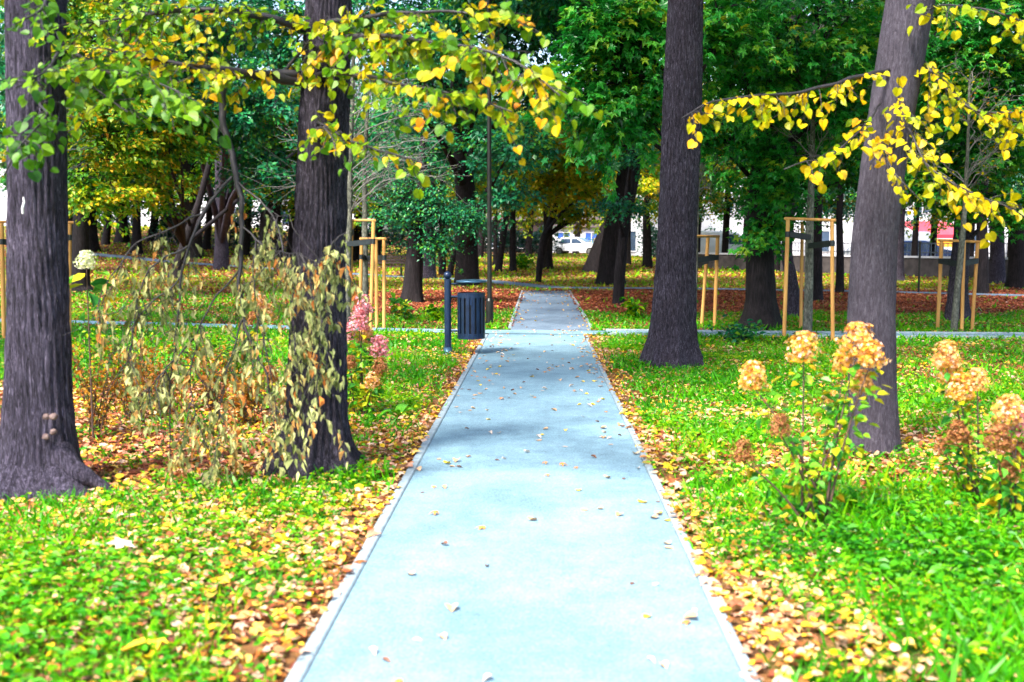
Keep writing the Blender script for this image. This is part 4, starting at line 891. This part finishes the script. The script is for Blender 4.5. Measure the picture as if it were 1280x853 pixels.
# ------------------------------------------------------------------ litter bin
def bin_():
    b = GP(560, 443); D = depth(b); rt = np.array([math.cos(YAW), math.sin(YAW), 0]); z = lambda py: AT(600, py, D)[2]
    root = empty('litter_bin', b, 'navy blue metal litter bin hanging on a post beside the path', 'litter bin')
    mb = MB(); tube(mb, [b, b+[0, 0, z(349)-.0]], .048, 20); mb.obj('post', M['navy'], root)
    mb = MB(); c = b+[0, 0, z(344.5)]; u = np.linspace(0, math.pi, 12); tube(mb, [c+[0, 0, -.056*math.cos(x)] for x in u], [max(.001, .056*math.sin(x)) for x in u], 20); mb.obj('finial', M['navy'], root)
    mb = MB(); tube(mb, [b+[0, 0, .0], b+[0, 0, .02], b+[0, 0, .022], b+[0, 0, .10]], [.09, .09, .06, .06], 20); mb.obj('base_collar', M['navy_lid'], root)
    cx = b+rt*((589.5-560)*D/F)
    for py, r_ in ((355, .012), (371, .018), (414, .014)):
        mb = MB(); p = np.array([b[0], b[1], z(py)]); q = np.array([cx[0], cx[1], z(py)]); tube(mb, [p, p+(q-p)*(.9 if py < 360 else .45)], r_, 10); mb.obj('arm', M['navy'], root)
    # body: rings, staves, liner
    zb, zt = z(423), z(366); r = 17.5*D/F
    can = MB(); c0 = np.array([cx[0], cx[1], 0])
    tube(can, [c0+[0, 0, zb], c0+[0, 0, zb+.07]], r, 40); tube(can, [c0+[0, 0, zt-.07], c0+[0, 0, zt]], r, 40, cap=False)
    tube(can, [c0+[0, 0, zt], c0+[0, 0, zt+.001]], [r, r-.02], 40, cap=False)
    ns = 16
    for i in range(ns):
        a0 = (i+.12)/ns*TAU; a1 = (i+.76)/ns*TAU; V = []
        for rr_ in (r-.001, r-.006):
            for a in np.linspace(a0, a1, 4):
                for zz in (zb+.069, zt-.069): V.append([c0[0]+rr_*math.cos(a), c0[1]+rr_*math.sin(a), zz])
        F_ = []
        for k in range(3): F_ += [(2*k, 2*k+2, 2*k+3, 2*k+1), (8+2*k, 8+2*k+1, 8+2*k+3, 8+2*k+2)]
        F_ += [(0, 1, 9, 8), (6, 14, 15, 7)]
        can.add(V, F_)
    body = can.obj('bin_body', M['navy'], root)
    mb = MB(); tube(mb, [c0+[0, 0, zb+.01], c0+[0, 0, zt-.03]], r-.03, 32); mb.obj('liner', M['navy_dark'], root)
    mb = MB(); box(mb, (c0[0]-.0+.01, c0[1]-r-.004, zt-.12), (.035, .012, .09)); mb.obj('lock_plate', M['navy'], root)
    mb = MB(); zl = z(352); lid = []
    for s, rr_ in ((-.012, r*1.08), (0, r*1.1), (.012, r*1.06), (.024, r*.7), (.03, .01)): lid.append((s, rr_))
    tube(mb, [c0+[0, 0, zl+s] for s, _ in lid], [q for _, q in lid], 40); mb.obj('lid', M['navy_lid'], root)
bin_()

# lamp post
b = GP(612, 406); D = depth(b); root = empty('street_lamp', b, 'tall thin black lamp post left of the path behind the bin', 'street lamp')
mb = MB(); tube(mb, [b-[0, 0, .05], b+[0, 0, .45]], .072, 16); tube(mb, [b+[0, 0, .45], b+[0, 0, .5]], [.072, .045], 16); mb.obj('base', M['lamp'], root)
mb = MB(); tube(mb, [b+[0, 0, .45], b+[0, 0, 6.6]], [.045, .036], 16); mb.obj('pole', M['lamp'], root)
mb = MB(); tube(mb, [b+[0, 0, 6.6], b+[0, 0, 6.7], b+[0, 0, 7.0], b+[0, 0, 7.05]], [.05, .16, .2, .02], 20); mb.obj('lantern', M['navy_lid'], root)

# thin metal post on the right lawn
b = GP(1148, 367); root = empty('metal_post', b, 'thin black post on the far right lawn before the low wall', 'post')
mb = MB(); tube(mb, [b-[0, 0, .05], b+[0, 0, 1.5]], .035, 10); mb.obj('pole', M['lamp'], root)
mb = MB(); tube(mb, [b+[0, 0, 1.5], b+[0, 0, 1.53], b+[0, 0, 1.58]], [.05, .05, .01], 10); mb.obj('cap', M['lamp'], root)

# bench
def bench():
    a, b_ = GP(450, 346), GP(506, 346); c = (a+b_)/2; L_ = np.linalg.norm(b_-a); rz = math.atan2(b_[1]-a[1], b_[0]-a[0])
    root = empty('park_bench', c, 'dark park bench behind the left sapling stakes', 'bench', rz=rz)
    def part(nm, lst, mat):
        mb = MB()
        for cc, s in lst: box(mb, cc, s)
        return mb.obj(nm, mat, root, local=True)
    part('seat', [((0, -.15+.11*i, .44), (L_, .09, .035)) for i in range(4)], M['benchw'])
    part('backrest', [((0, .27+.02*i, .60+.13*i), (L_, .03, .10)) for i in range(3)], M['benchw'])
    for s in (-1, 1):
        part('leg', [((s*L_*.42, -.14, .21), (.05, .05, .42)), ((s*L_*.42, .22, .21), (.05, .05, .42)), ((s*L_*.42, .30, .66), (.05, .045, .5)), ((s*L_*.42, .04, .4), (.05, .42, .04))], M['lamp'])
bench()

def hedge(label, a_px, b_px, h, pal='dark'):
    a, b_ = GP(*a_px), GP(*b_px); c = (a+b_)/2; root = empty('hedge', c, label, 'hedge', 'hedges at the back of the park'); n = int(np.linalg.norm(b_-a)*520)
    t = rng.random(n)[:, None]; P = a*(1-t)+b_*t; P[:, :2] += rng.normal(0, .45, (n, 2)); hh = h*(1+.18*np.sin(P[:, 0]*1.1)+.1*np.sin(P[:, 0]*2.7)); P[:, 2] += hh*rng.random(n)**.7
    mb = MB(); leaves(mb, P, rdir(n, .5), norm(np.array([0, -.4, 1.])+rng.normal(0, .5, (n, 3))), rng.uniform(.12, .26, n), 'leaf'); mb.obj('foliage', G[pal], root)
    m = int(np.linalg.norm(b_-a)*2); t = rng.random((m, 1)); Q = a*(1-t)+b_*t; st = MB(); tubes(st, Q-[0, 0, .1], Q+np.c_[rng.normal(0, .3, (m, 2)), np.full(m, h*.8)], .03, .01, 0, 3, 5, .05); st.obj('stem', M['bark_dark'], root)
hedge('hedge on the left slope between the first dark trunks', (60, 300), (172, 300), 2.4, 'green')
hedge('hedge on the left slope right of the siding wall gap', (196, 303), (250, 306), 2.2)
hedge('hedge behind the wilted branch and rough barked tree', (268, 310), (440, 318), 2.6)
hedge('hedge behind the litter bin and lamp post', (455, 319), (692, 319), 2.1, 'dark')
hedge('hedge beyond the massive leaning trunk', (748, 319), (788, 319), 2.2, 'mixed')
hedge('hedge behind the tall straight trunk', (806, 322), (882, 326), 2.3, 'dark')

# ------------------------------------------------------------------ hydrangeas and shrubs
def panicle(name, root, c, rx, rz, pal, n=430):
    u = rng.random(n); th = rng.uniform(0, TAU, n); r = (rng.random(n)**.35)*rx*np.sqrt(np.clip(1-(u*1.0)**2*.85, .05, 1))*(1+.2*np.sin(3*th+u*9)+.14*np.sin(7*th-u*17))*rng.uniform(.8, 1.18, n)
    P = np.c_[c[0]+r*np.cos(th), c[1]+r*np.sin(th), c[2]+(u-.35)*rz*1.6]
    out = norm(P-np.asarray(c)+rng.normal(0, .3*rx, (n, 3)))
    mb = MB(); a = rng.random(n)
    s = rx*.15
    e1 = norm(np.cross(out, rdir(n))); e2 = np.cross(out, e1)
    for k, (f, g_) in enumerate(((1, 0), (0, 1), (-1, 0), (0, -1))):
        leaves(mb, P, e1*f+e2*g_+out*.25, out, s*rng.uniform(.8, 1.2, n), 'oval', a)
    return mb.obj(name, G[pal], root)
def hydrangea(label, base_px, heads, nleaf, lsize=.09, spread=.16, dz=0., group='hydrangea bushes', Dmul=1., low=.15, names='hydrangea', leafpal='hleaf', extra=0):
    base = GP(*base_px); D = depth(base); root = empty(names, base, label, 'shrub', group)
    st = MB(); lf = MB()
    for px, py, r_, pal, dd in heads:
        c = AT(px, py, D+dd); rm = r_*D/F
        o = panicle('flower_head', root, c, rm, rm*1.15, pal)
        b = base+np.array([rng.normal(0, .05), rng.normal(0, .05), -.03]); m = (b+c)/2+np.array([(b[0]-c[0])*.25, 0, 0])
        C = [(1-t)**2*b+2*t*(1-t)*m+t*t*(c-[0, 0, rm*.5]) for t in np.linspace(0, 1, 10)]; C = np.array(C)
        tube(st, C, np.linspace(.009, .0035, 10), 7)
        n = nleaf; u = low+(1-low)*rng.random(n)**.8; i = (u*9).astype(int).clip(0, 8); f = (u*9-i)[:, None]; Q = C[i]*(1-f)+C[i+1]*f
        Y = rdir(n, .4, -.1); Q = Q+Y*rng.uniform(.01, .1, (n, 1)); Nn = norm(np.array([0, 0, 1.])+rng.normal(0, .5, (n, 3)))
        leaves(lf, Q, Y, Nn, lsize*rng.uniform(.6, 1.2, n), 'leaf', None, 1.2)
    st.obj('stem', M['stem'], root)
    if nleaf: lf.obj('foliage', G[leafpal], root)
    return root
hydrangea('hydrangea with pink flower heads right of the rough barked tree', (446, 520), [(453, 384, 13, 'f_pink', 0), (449, 405, 13, 'f_pink', -.1), (432, 418, 12, 'f_pink', 0), (457, 422, 12, 'f_salmon', .1), (474, 436, 14, 'f_pink', 0), (475, 460, 11, 'f_brown', -.1), (466, 478, 11, 'f_salmon', -.15), (438, 455, 9, 'f_brown', -.1)], 45, .075, group='hydrangea bushes')
hydrangea('hydrangea with rusty orange flower heads in front of the leaning grey tree', (1022, 662), [(941, 474, 19, 'f_orange', 0), (1005, 438, 20, 'f_orange', .1), (1072, 430, 22, 'f_orange', 0), (1088, 447, 18, 'f_orange', -.1), (1055, 455, 16, 'f_orange', .15), (1078, 482, 17, 'f_salmon', .05), (975, 535, 14, 'f_brown', -.2), (928, 568, 15, 'f_brown', -.1), (1040, 500, 10, 'f_orange', .2)], 48, .065)
hydrangea('hydrangea with tall apricot flower spike near the right edge', (1212, 635), [(1182, 447, 17, 'f_salmon', 0), (1188, 468, 18, 'f_orange', .1), (1200, 488, 18, 'f_orange', -.05), (1222, 478, 15, 'f_salmon', 0), (1197, 545, 16, 'f_brown', -.1), (1180, 560, 12, 'f_brown', .1)], 46, .06)
hydrangea('hydrangea with pale pink head cut by the right edge', (1268, 660), [(1262, 517, 20, 'f_salmon', 0), (1275, 530, 20, 'f_pink', .1), (1248, 552, 18, 'f_brown', -.1), (1278, 572, 18, 'f_brown', .1), (1262, 590, 14, 'f_brown', -.1)], 42, .06)
hydrangea('tall single stem with white flower head right of the leftmost trunk', (112, 552), [(108, 328, 12, 'f_white', 0)], 12, .15, low=.55)
hydrangea('faded hydrangea seen through the wilted branch', (326, 520), [(322, 378, 11, 'f_salmon', 0), (333, 394, 12, 'f_salmon', .1), (318, 400, 10, 'f_brown', .1), (338, 470, 11, 'f_brown', 0)], 40, .075)

def shrub(name, label, base_px, rx, h, n, pal, lsize, stems=14, group=None, tpl='leaf', stem='stem', cat='shrub'):
    base = GP(*base_px); root = empty(name, base, label, cat, group)
    st = MB(); lf = MB(); an = rng.uniform(0, TAU, stems); rr_ = rng.uniform(.2, 1, stems)*rx
    E = base+np.c_[np.cos(an)*rr_, np.sin(an)*rr_, h*rng.uniform(.6, 1.1, stems)]
    C = tubes(st, np.repeat((base-[0, 0, .03])[None], stems, 0)+rng.normal(0, rx*.12, (stems, 3))*[1, 1, 0], E, .005, .002, h*.08, 6, 4, .01)
    k = rng.integers(0, stems, n); u = rng.uniform(1.2, 6, n); i = u.astype(int).clip(0, 5); f = (u-i)[:, None]
    Q = C[k, i]*(1-f)+C[k, i+1]*f+rng.normal(0, .03+.05*rx, (n, 3)); Q[:, 2] = np.maximum(Q[:, 2], base[2]+.02)
    leaves(lf, Q, rdir(n, .6), norm(np.array([0, 0, 1.])+rng.normal(0, .5, (n, 3))), lsize*rng.uniform(.6, 1.2, n), tpl)
    st.obj('stem', M[stem], root); lf.obj('foliage', G[pal], root); return root
SG = 'low rusty shrubs under the wilted branch'
for px, py, rx, h, lab in ((120, 545, .32, .75, 'rusty leaved shrub beside the leftmost trunk'), (165, 530, .3, .65, 'rusty shrub second from the leftmost trunk'), (205, 520, .3, .6, 'rusty shrub beneath the wilted branch'),
                           (265, 512, .35, .6, 'rusty shrub in the middle below the wilted branch'), (310, 535, .25, .5, 'small rusty shrub close to the rough barked tree')):
    shrub('shrub', lab, (px, py), rx, h, 620, 'shrub_brown', .042, 20, SG)
shrub('shrub', 'green leafy bush between the two left trunks', (285, 478), .6, .5, 700, 'herb', .06, 20)
shrub('shrub', 'green leafy bush right of the leftmost trunk', (150, 470), .6, .55, 700, 'herb', .06, 20)
shrub('leafy_plant', 'green yellow plant at the foot of the slim dark trunk', (793, 400), .3, .42, 150, 'herb', .13, 12, cat='plant')
shrub('leafy_plant', 'dark green broad leaved plant right of the yew trunk foot', (505, 402), .35, .45, 90, 'hleaf', .17, 12, cat='plant')
shrub('leafy_plant', 'low green plant between yew and litter bin', (545, 402), .4, .3, 160, 'herb', .12, 12, cat='plant')
shrub('bush', 'bright green bush on the far lawn right of the lamp post', (655, 337), .9, .75, 500, 'herb', .2, 20)
shrub('leafy_plant', 'low dark green plant before the right dark flared trunk', (925, 428), .55, .25, 300, 'teal', .1, 16, cat='plant')

def rosette(label, px, py, n, L_, pal='hleaf'):
    base = GP(px, py); mb = MB()
    for i in range(n):
        a = i*2.4+rng.normal(0, .2); el = rng.uniform(.25, 1.1); l = L_*rng.uniform(.7, 1.1); d = np.array([math.cos(a)*math.cos(el), math.sin(a)*math.cos(el), math.sin(el)])
        sd = norm(np.cross(d, [0, 0, 1.])); pts = []
        for t in np.linspace(0, 1, 7):
            c = base+d*l*t-np.array([0, 0, .45*l*t*t]); c[2] = max(c[2], base[2]+.012); w = l*.2*math.sin(math.pi*min(1, .08+t*.92))**.7; up = np.array([0, 0, w*.35]); pts += [c-sd*w+up, c, c+sd*w+up]
        F_ = []
        for k in range(6): F_ += [(3*k, 3*k+1, 3*k+4, 3*k+3), (3*k+1, 3*k+2, 3*k+5, 3*k+4)]
        mb.add(pts, np.array(F_), np.full(len(F_), rng.uniform(0, .6)), True)
    o = mb.obj('leafy_plant', G[pal], origin=tuple(base)); tag(o, label, 'plant', 'broad leaved rosettes')
rosette('broad leaved rosette below the pink hydrangea, nearer the rough barked tree', 470, 528, 9, .24)
rosette('broad leaved rosette below the pink hydrangea, nearer the path', 496, 522, 9, .26)
rosette('broad leaved plant on the grass in front of the rough barked tree', 288, 640, 8, .13, 'herb')

# ------------------------------------------------------------------ background: wall, fence, buildings, cars
def along(mb, p, q, y_off, z0, z1, th, a=0.): 
    c = (np.array(p)+np.array(q))/2; L_ = math.hypot(q[0]-p[0], q[1]-p[1]); rz = math.atan2(q[1]-p[1], q[0]-p[0]); box(mb, (c[0], c[1], (z0+z1)/2), (L_, th, z1-z0), rz)
wa, wb = GP(866, 335)[:2], GP(1330, 353)[:2]
mid = (wa+wb)/2; root = empty('low_wall', (mid[0], mid[1], 0), 'low dark stone wall along the right side of the park', 'wall')
mb = MB(); along(mb, wa, wb, 0, -.1, .82, .3); mb.obj('stonework', M['greywall'], root)
mb = MB(); along(mb, wa, wb, 0, .822, .9, .4); mb.obj('coping', M['pale'], root)
dirw = (wb-wa)/np.linalg.norm(wb-wa); nw = np.array([-dirw[1], dirw[0]])
if nw[1] < 0: nw = -nw
fa, fb = wa+nw*6, wb+nw*6
root = empty('railing', (*((fa+fb)/2), 0), 'pale blue metal railing behind the low wall', 'railing')
for z in (.5, .95, 1.4): mb = MB(); along(mb, fa, fb, 0, z, z+.05, .05); mb.obj('rail', M['rail'], root)
mb = MB(); n = 90
for i in range(n+1): p = fa+(fb-fa)*i/n; box(mb, (p[0], p[1], .72), (.03, .025, 1.4), math.atan2(dirw[1], dirw[0]))
mb.obj('bars', M['rail'], root)
# street beyond the wall
ra, rb = fa+nw*9, fb+nw*9
mb = MB(); 
q = [fa+nw*2-dirw*10, fb+nw*2+dirw*30, fb+nw*16+dirw*30, fa+nw*16-dirw*10]; mb.add([(*p, .02) for p in q], [(0, 1, 2, 3)]); tag(mb.obj('street', M['kerb']), kind='structure')

def building(label, cpx, D, width, depth_, h, wallm, win, z0=None, rz=0., roofm='roof', siding=False, storeys=2, nwin=6, name='building'):
    c = AT(cpx, 300, D); zb = float(hgt(c[0], c[1]))-.3 if z0 is None else z0
    root = empty(name, (c[0], c[1], zb), label, 'building', rz=rz)
    mb = MB(); box(mb, (0, depth_/2, h/2), (width, depth_, h))
    if siding:
        for k in range(int(h/.45)): box(mb, (0, -.012, .3+k*.45), (width, .02, .05))
    mb.obj('wall', M[wallm], root, local=True)
    mb = MB(); box(mb, (0, depth_/2, h+.152), (width+.8, depth_+.8, .3)); mb.obj('roof', M[roofm], root, local=True)
    for s in range(storeys):
        for k in range(nwin):
            x = (k+.5)/nwin*width-width/2; z = 1.5+s*2.9
            mb = MB(); f = .07
            for cc, ss in (((x, -.03, z+.8), (1.3, .08, f)), ((x, -.03, z-.8), (1.3, .08, f)), ((x-.65, -.03, z), (f, .08, 1.53)), ((x+.65, -.03, z), (f, .08, 1.53)), ((x, -.03, z), (f, .06, 1.53))): box(mb, cc, ss)
            w = mb.obj('window', M['white'], root, local=True); mb = MB(); box(mb, (x, -.008, z), (1.24, .03, 1.53)); mb.obj('pane', M[win], w, local=True)
    return root
building('long white building with board siding behind the left slope', 230, 100, 34, 10, 7.5, 'white', 'glass', siding=True, nwin=7, rz=.05)
building('pale building with blue windows behind the low wall on the right', 1120, 82, 44, 12, 8.5, 'pale', 'glass', nwin=12, rz=-.12)
building('dark brown low building beyond the end of the path', 655, 112, 16, 8, 3.6, 'brownwall', 'glass', storeys=1, nwin=5)
r_ = building('grey kiosk with an overhanging roof behind the white parked car', 722, 108, 5.5, 4, 2.8, 'pale', 'bluepaint', storeys=1, nwin=2, roofm='redpaint' if False else 'roof')
# awning and sign on the right building
c = AT(1187, 288, 74); root = empty('shop_awning', (c[0], c[1], c[2]-.3), 'red awning above the rightmost sapling stakes', 'awning')
mb = MB(); w, d = 3.4, 1.2
mb.add([(-w/2, 0, 0), (w/2, 0, 0), (w/2, d+4, 1.0), (-w/2, d+4, 1.0), (-w/2, 0, -.25), (w/2, 0, -.25), (w/2, d+4, .9), (-w/2, d+4, .9)], [(0, 1, 2, 3), (4, 5, 1, 0), (7, 6, 5, 4), (0, 3, 7, 4), (1, 5, 6, 2)]); mb.obj('canopy', M['redpaint'], root, local=True)
for s in (-1, 1):
    mb = MB(); hh = c[2]-.3; tube(mb, [(s*w*.47, .1, -.05), (s*w*.47, .1, -hh-.2)], .04, 8); mb.obj('post', M['white'], root, local=True)
c = AT(1187, 304, 73.5); g0 = float(hgt(c[0], c[1])); root = empty('shop_sign', (c[0], c[1], g0), 'orange sign board under the red awning', 'sign')
mb = MB(); box(mb, (0, 0, c[2]-g0), (2.6, .1, .55)); mb.obj('board', M['orangepaint'], root, local=True)
for s in (-1, 1): mb = MB(); tube(mb, [(s*1.1, .08, 0), (s*1.1, .08, c[2]-g0+.2)], .035, 8); mb.obj('post', M['rail'], root, local=True)

def car(label, px, py_ground, D, rz, paint, van=False):
    c = AT(px, 300, D); z = float(hgt(c[0], c[1]))
    root = empty('parked_car', (c[0], c[1], z), label, 'car', rz=rz)
    L_, W, H = (4.3, 1.75, 1.46) if not van else (4.9, 1.9, 1.95)
    prof = [(-2.1, .35), (-2.15, .6), (-2.1, .92), (-1.9, 1.0), (-1.55, 1.36), (-1.2, 1.44), (-.1, 1.46), (.25, 1.40), (.95, 1.0), (1.75, .86), (2.08, .70), (2.15, .5), (2.1, .32)]
    if van: prof = [(-2.4, .38), (-2.45, 1.0), (-2.4, 1.8), (-2.2, 1.93), (0, 1.95), (.7, 1.85), (1.35, 1.15), (2.1, 1.0), (2.4, .8), (2.45, .5), (2.4, .34)]
    mb = MB(); n = len(prof); V = []
    for yo, ins in ((-W/2, 0), (-W/2+.12, .06), (W/2-.12, .06), (W/2, 0)):
        for x, zz in prof:
            f = 1-max(0, zz-.95)*.28 if abs(yo) > .7*W/2 else 1-max(0, zz-.95)*.2
            V.append((x, yo*f, zz+(ins if zz > .5 else 0)*.6))
    F_ = []
    for s in range(3):
        for i in range(n-1): F_.append((s*n+i, s*n+i+1, (s+1)*n+i+1, (s+1)*n+i))
        F_.append((s*n+n-1, s*n, (s+1)*n, (s+1)*n+n-1))
    F_ += [tuple(range(n))[::-1], tuple(range(3*n, 4*n))]
    mb.add(V, [f for f in F_ if len(f) == 4], 0, True); mb.add(V, [f for f in F_ if len(f) > 4]); mb.obj('body', paint, root, local=True)
    top = 1.36 if not van else 1.78; lo = .98 if not van else 1.15
    for s in (-1, 1):
        for xs in (((-1.45, -1.1, -.35, -.35), (-.27, -.27, .2, .8)) if not van else ((.1, .1, .6, 1.1),)):
            mb = MB(); yb = s*W/2*(1-max(0, lo-.95)*.28)+s*.012; yt = s*W/2*(1-max(0, top-.95)*.28)+s*.012
            a, b, c2, d2 = xs; V = [(a, yb, lo), (d2, yb, lo), (c2, yt, top), (b, yt, top)]; V2 = [(x, y-s*.02, z_) for x, y, z_ in V]
            mb.add(V+V2, [(0, 1, 2, 3), (4, 7, 6, 5), (0, 4, 5, 1), (1, 5, 6, 2), (2, 6, 7, 3), (3, 7, 4, 0)]); mb.obj('window', M['glass'], root, local=True)
    mb = MB(); wx = ((.93, .27) if not van else (1.33, .72)); zz = (1.04, 1.40) if not van else (1.2, 1.82); yy = W*.40
    V = [(wx[0], -yy, zz[0]+.06), (wx[0], yy, zz[0]+.06), (wx[1], yy*.9, zz[1]+.06), (wx[1], -yy*.9, zz[1]+.06)]; V2 = [(x-.03, y, z_-.03) for x, y, z_ in V]
    mb.add(V+V2, [(0, 1, 2, 3), (4, 7, 6, 5), (0, 4, 5, 1), (1, 5, 6, 2), (2, 6, 7, 3), (3, 7, 4, 0)]); mb.obj('windscreen', M['glass'], root, local=True)
    for sx in (-1.35, 1.35):
        for sy in (-1, 1):
            mb = MB(); tube(mb, [(sx, sy*(W/2-.2), .32), (sx, sy*(W/2+.01), .32)], .32, 20); w = mb.obj('wheel', M['tyre'], root, local=True)
            mb = MB(); tube(mb, [(sx, sy*(W/2), .32), (sx, sy*(W/2+.02), .32)], .2, 16); mb.obj('rim', M['rim'], w, local=True)
    e = prof[-2][0]
    for sy in (-1, 1):
        mb = MB(); box(mb, (e-.06, sy*.62, .72), (.12, .32, .14)); mb.obj('headlight', M['headl'], root, local=True)
        mb = MB(); box(mb, (-e+.02, sy*.68, .82), (.12, .26, .18)); mb.obj('tail_light', M['tail'], root, local=True)
car('white parked car beyond the end of the path', 722, 320, 92, -.35, M['carwhite'])
car('white car with red tail light showing between dark trunks', 797, 322, 94, .9, M['carwhite'])
car('blue parked car behind the low wall on the right', 1150, 0, 62, .15, M['carblue'])
car('white parked van behind the stakes beside the tall straight trunk', 905, 0, 70, .1, M['carwhite'], True)
car('white parked van behind the leaning grey tree', 1110, 0, 66, 3.2, M['carwhite'], True)

# ------------------------------------------------------------------ light
w = bpy.data.worlds.new('World'); sc.world = w; w.use_nodes = True; nt = w.node_tree
bg = nt.nodes['Background']; sky = nt.nodes.new('ShaderNodeTexSky'); sky.sky_type = 'NISHITA'; sky.sun_disc = False
SE, SR = 52, 215
sky.sun_elevation = R(SE); sky.sun_rotation = R(SR); sky.air_density = 1.; sky.dust_density = 3.; sky.ozone_density = 1.
nt.links.new(sky.outputs[0], bg.inputs[0]); bg.inputs[1].default_value = .10
sd = bpy.data.lights.new('sun', 'SUN'); sd.energy = 2.2; sd.angle = R(11); sd.color = (1, .95, .86)
so = bpy.data.objects.new('sun', sd); COL.objects.link(so)
az = R(SR); dv = Vector((math.sin(az)*math.cos(R(SE)), math.cos(az)*math.cos(R(SE)), math.sin(R(SE))))
so.rotation_euler = dv.to_track_quat('Z', 'Y').to_euler(); so.location = (0, 0, 30)
sc.view_settings.view_transform = 'Standard'; sc.view_settings.look = 'None'; sc.view_settings.exposure = 2.45; sc.view_settings.gamma = 1
sc.render.engine = 'CYCLES'
c = sc.cycles; c.use_denoising = True; c.denoiser = 'OPENIMAGEDENOISE'; c.max_bounces = 6; c.diffuse_bounces = 3; c.glossy_bounces = 2; c.transmission_bounces = 4; c.transparent_max_bounces = 4; c.caustics_reflective = False; c.caustics_refractive = False
c.use_adaptive_sampling = True; c.adaptive_threshold = .02
sc.render.film_transparent = False
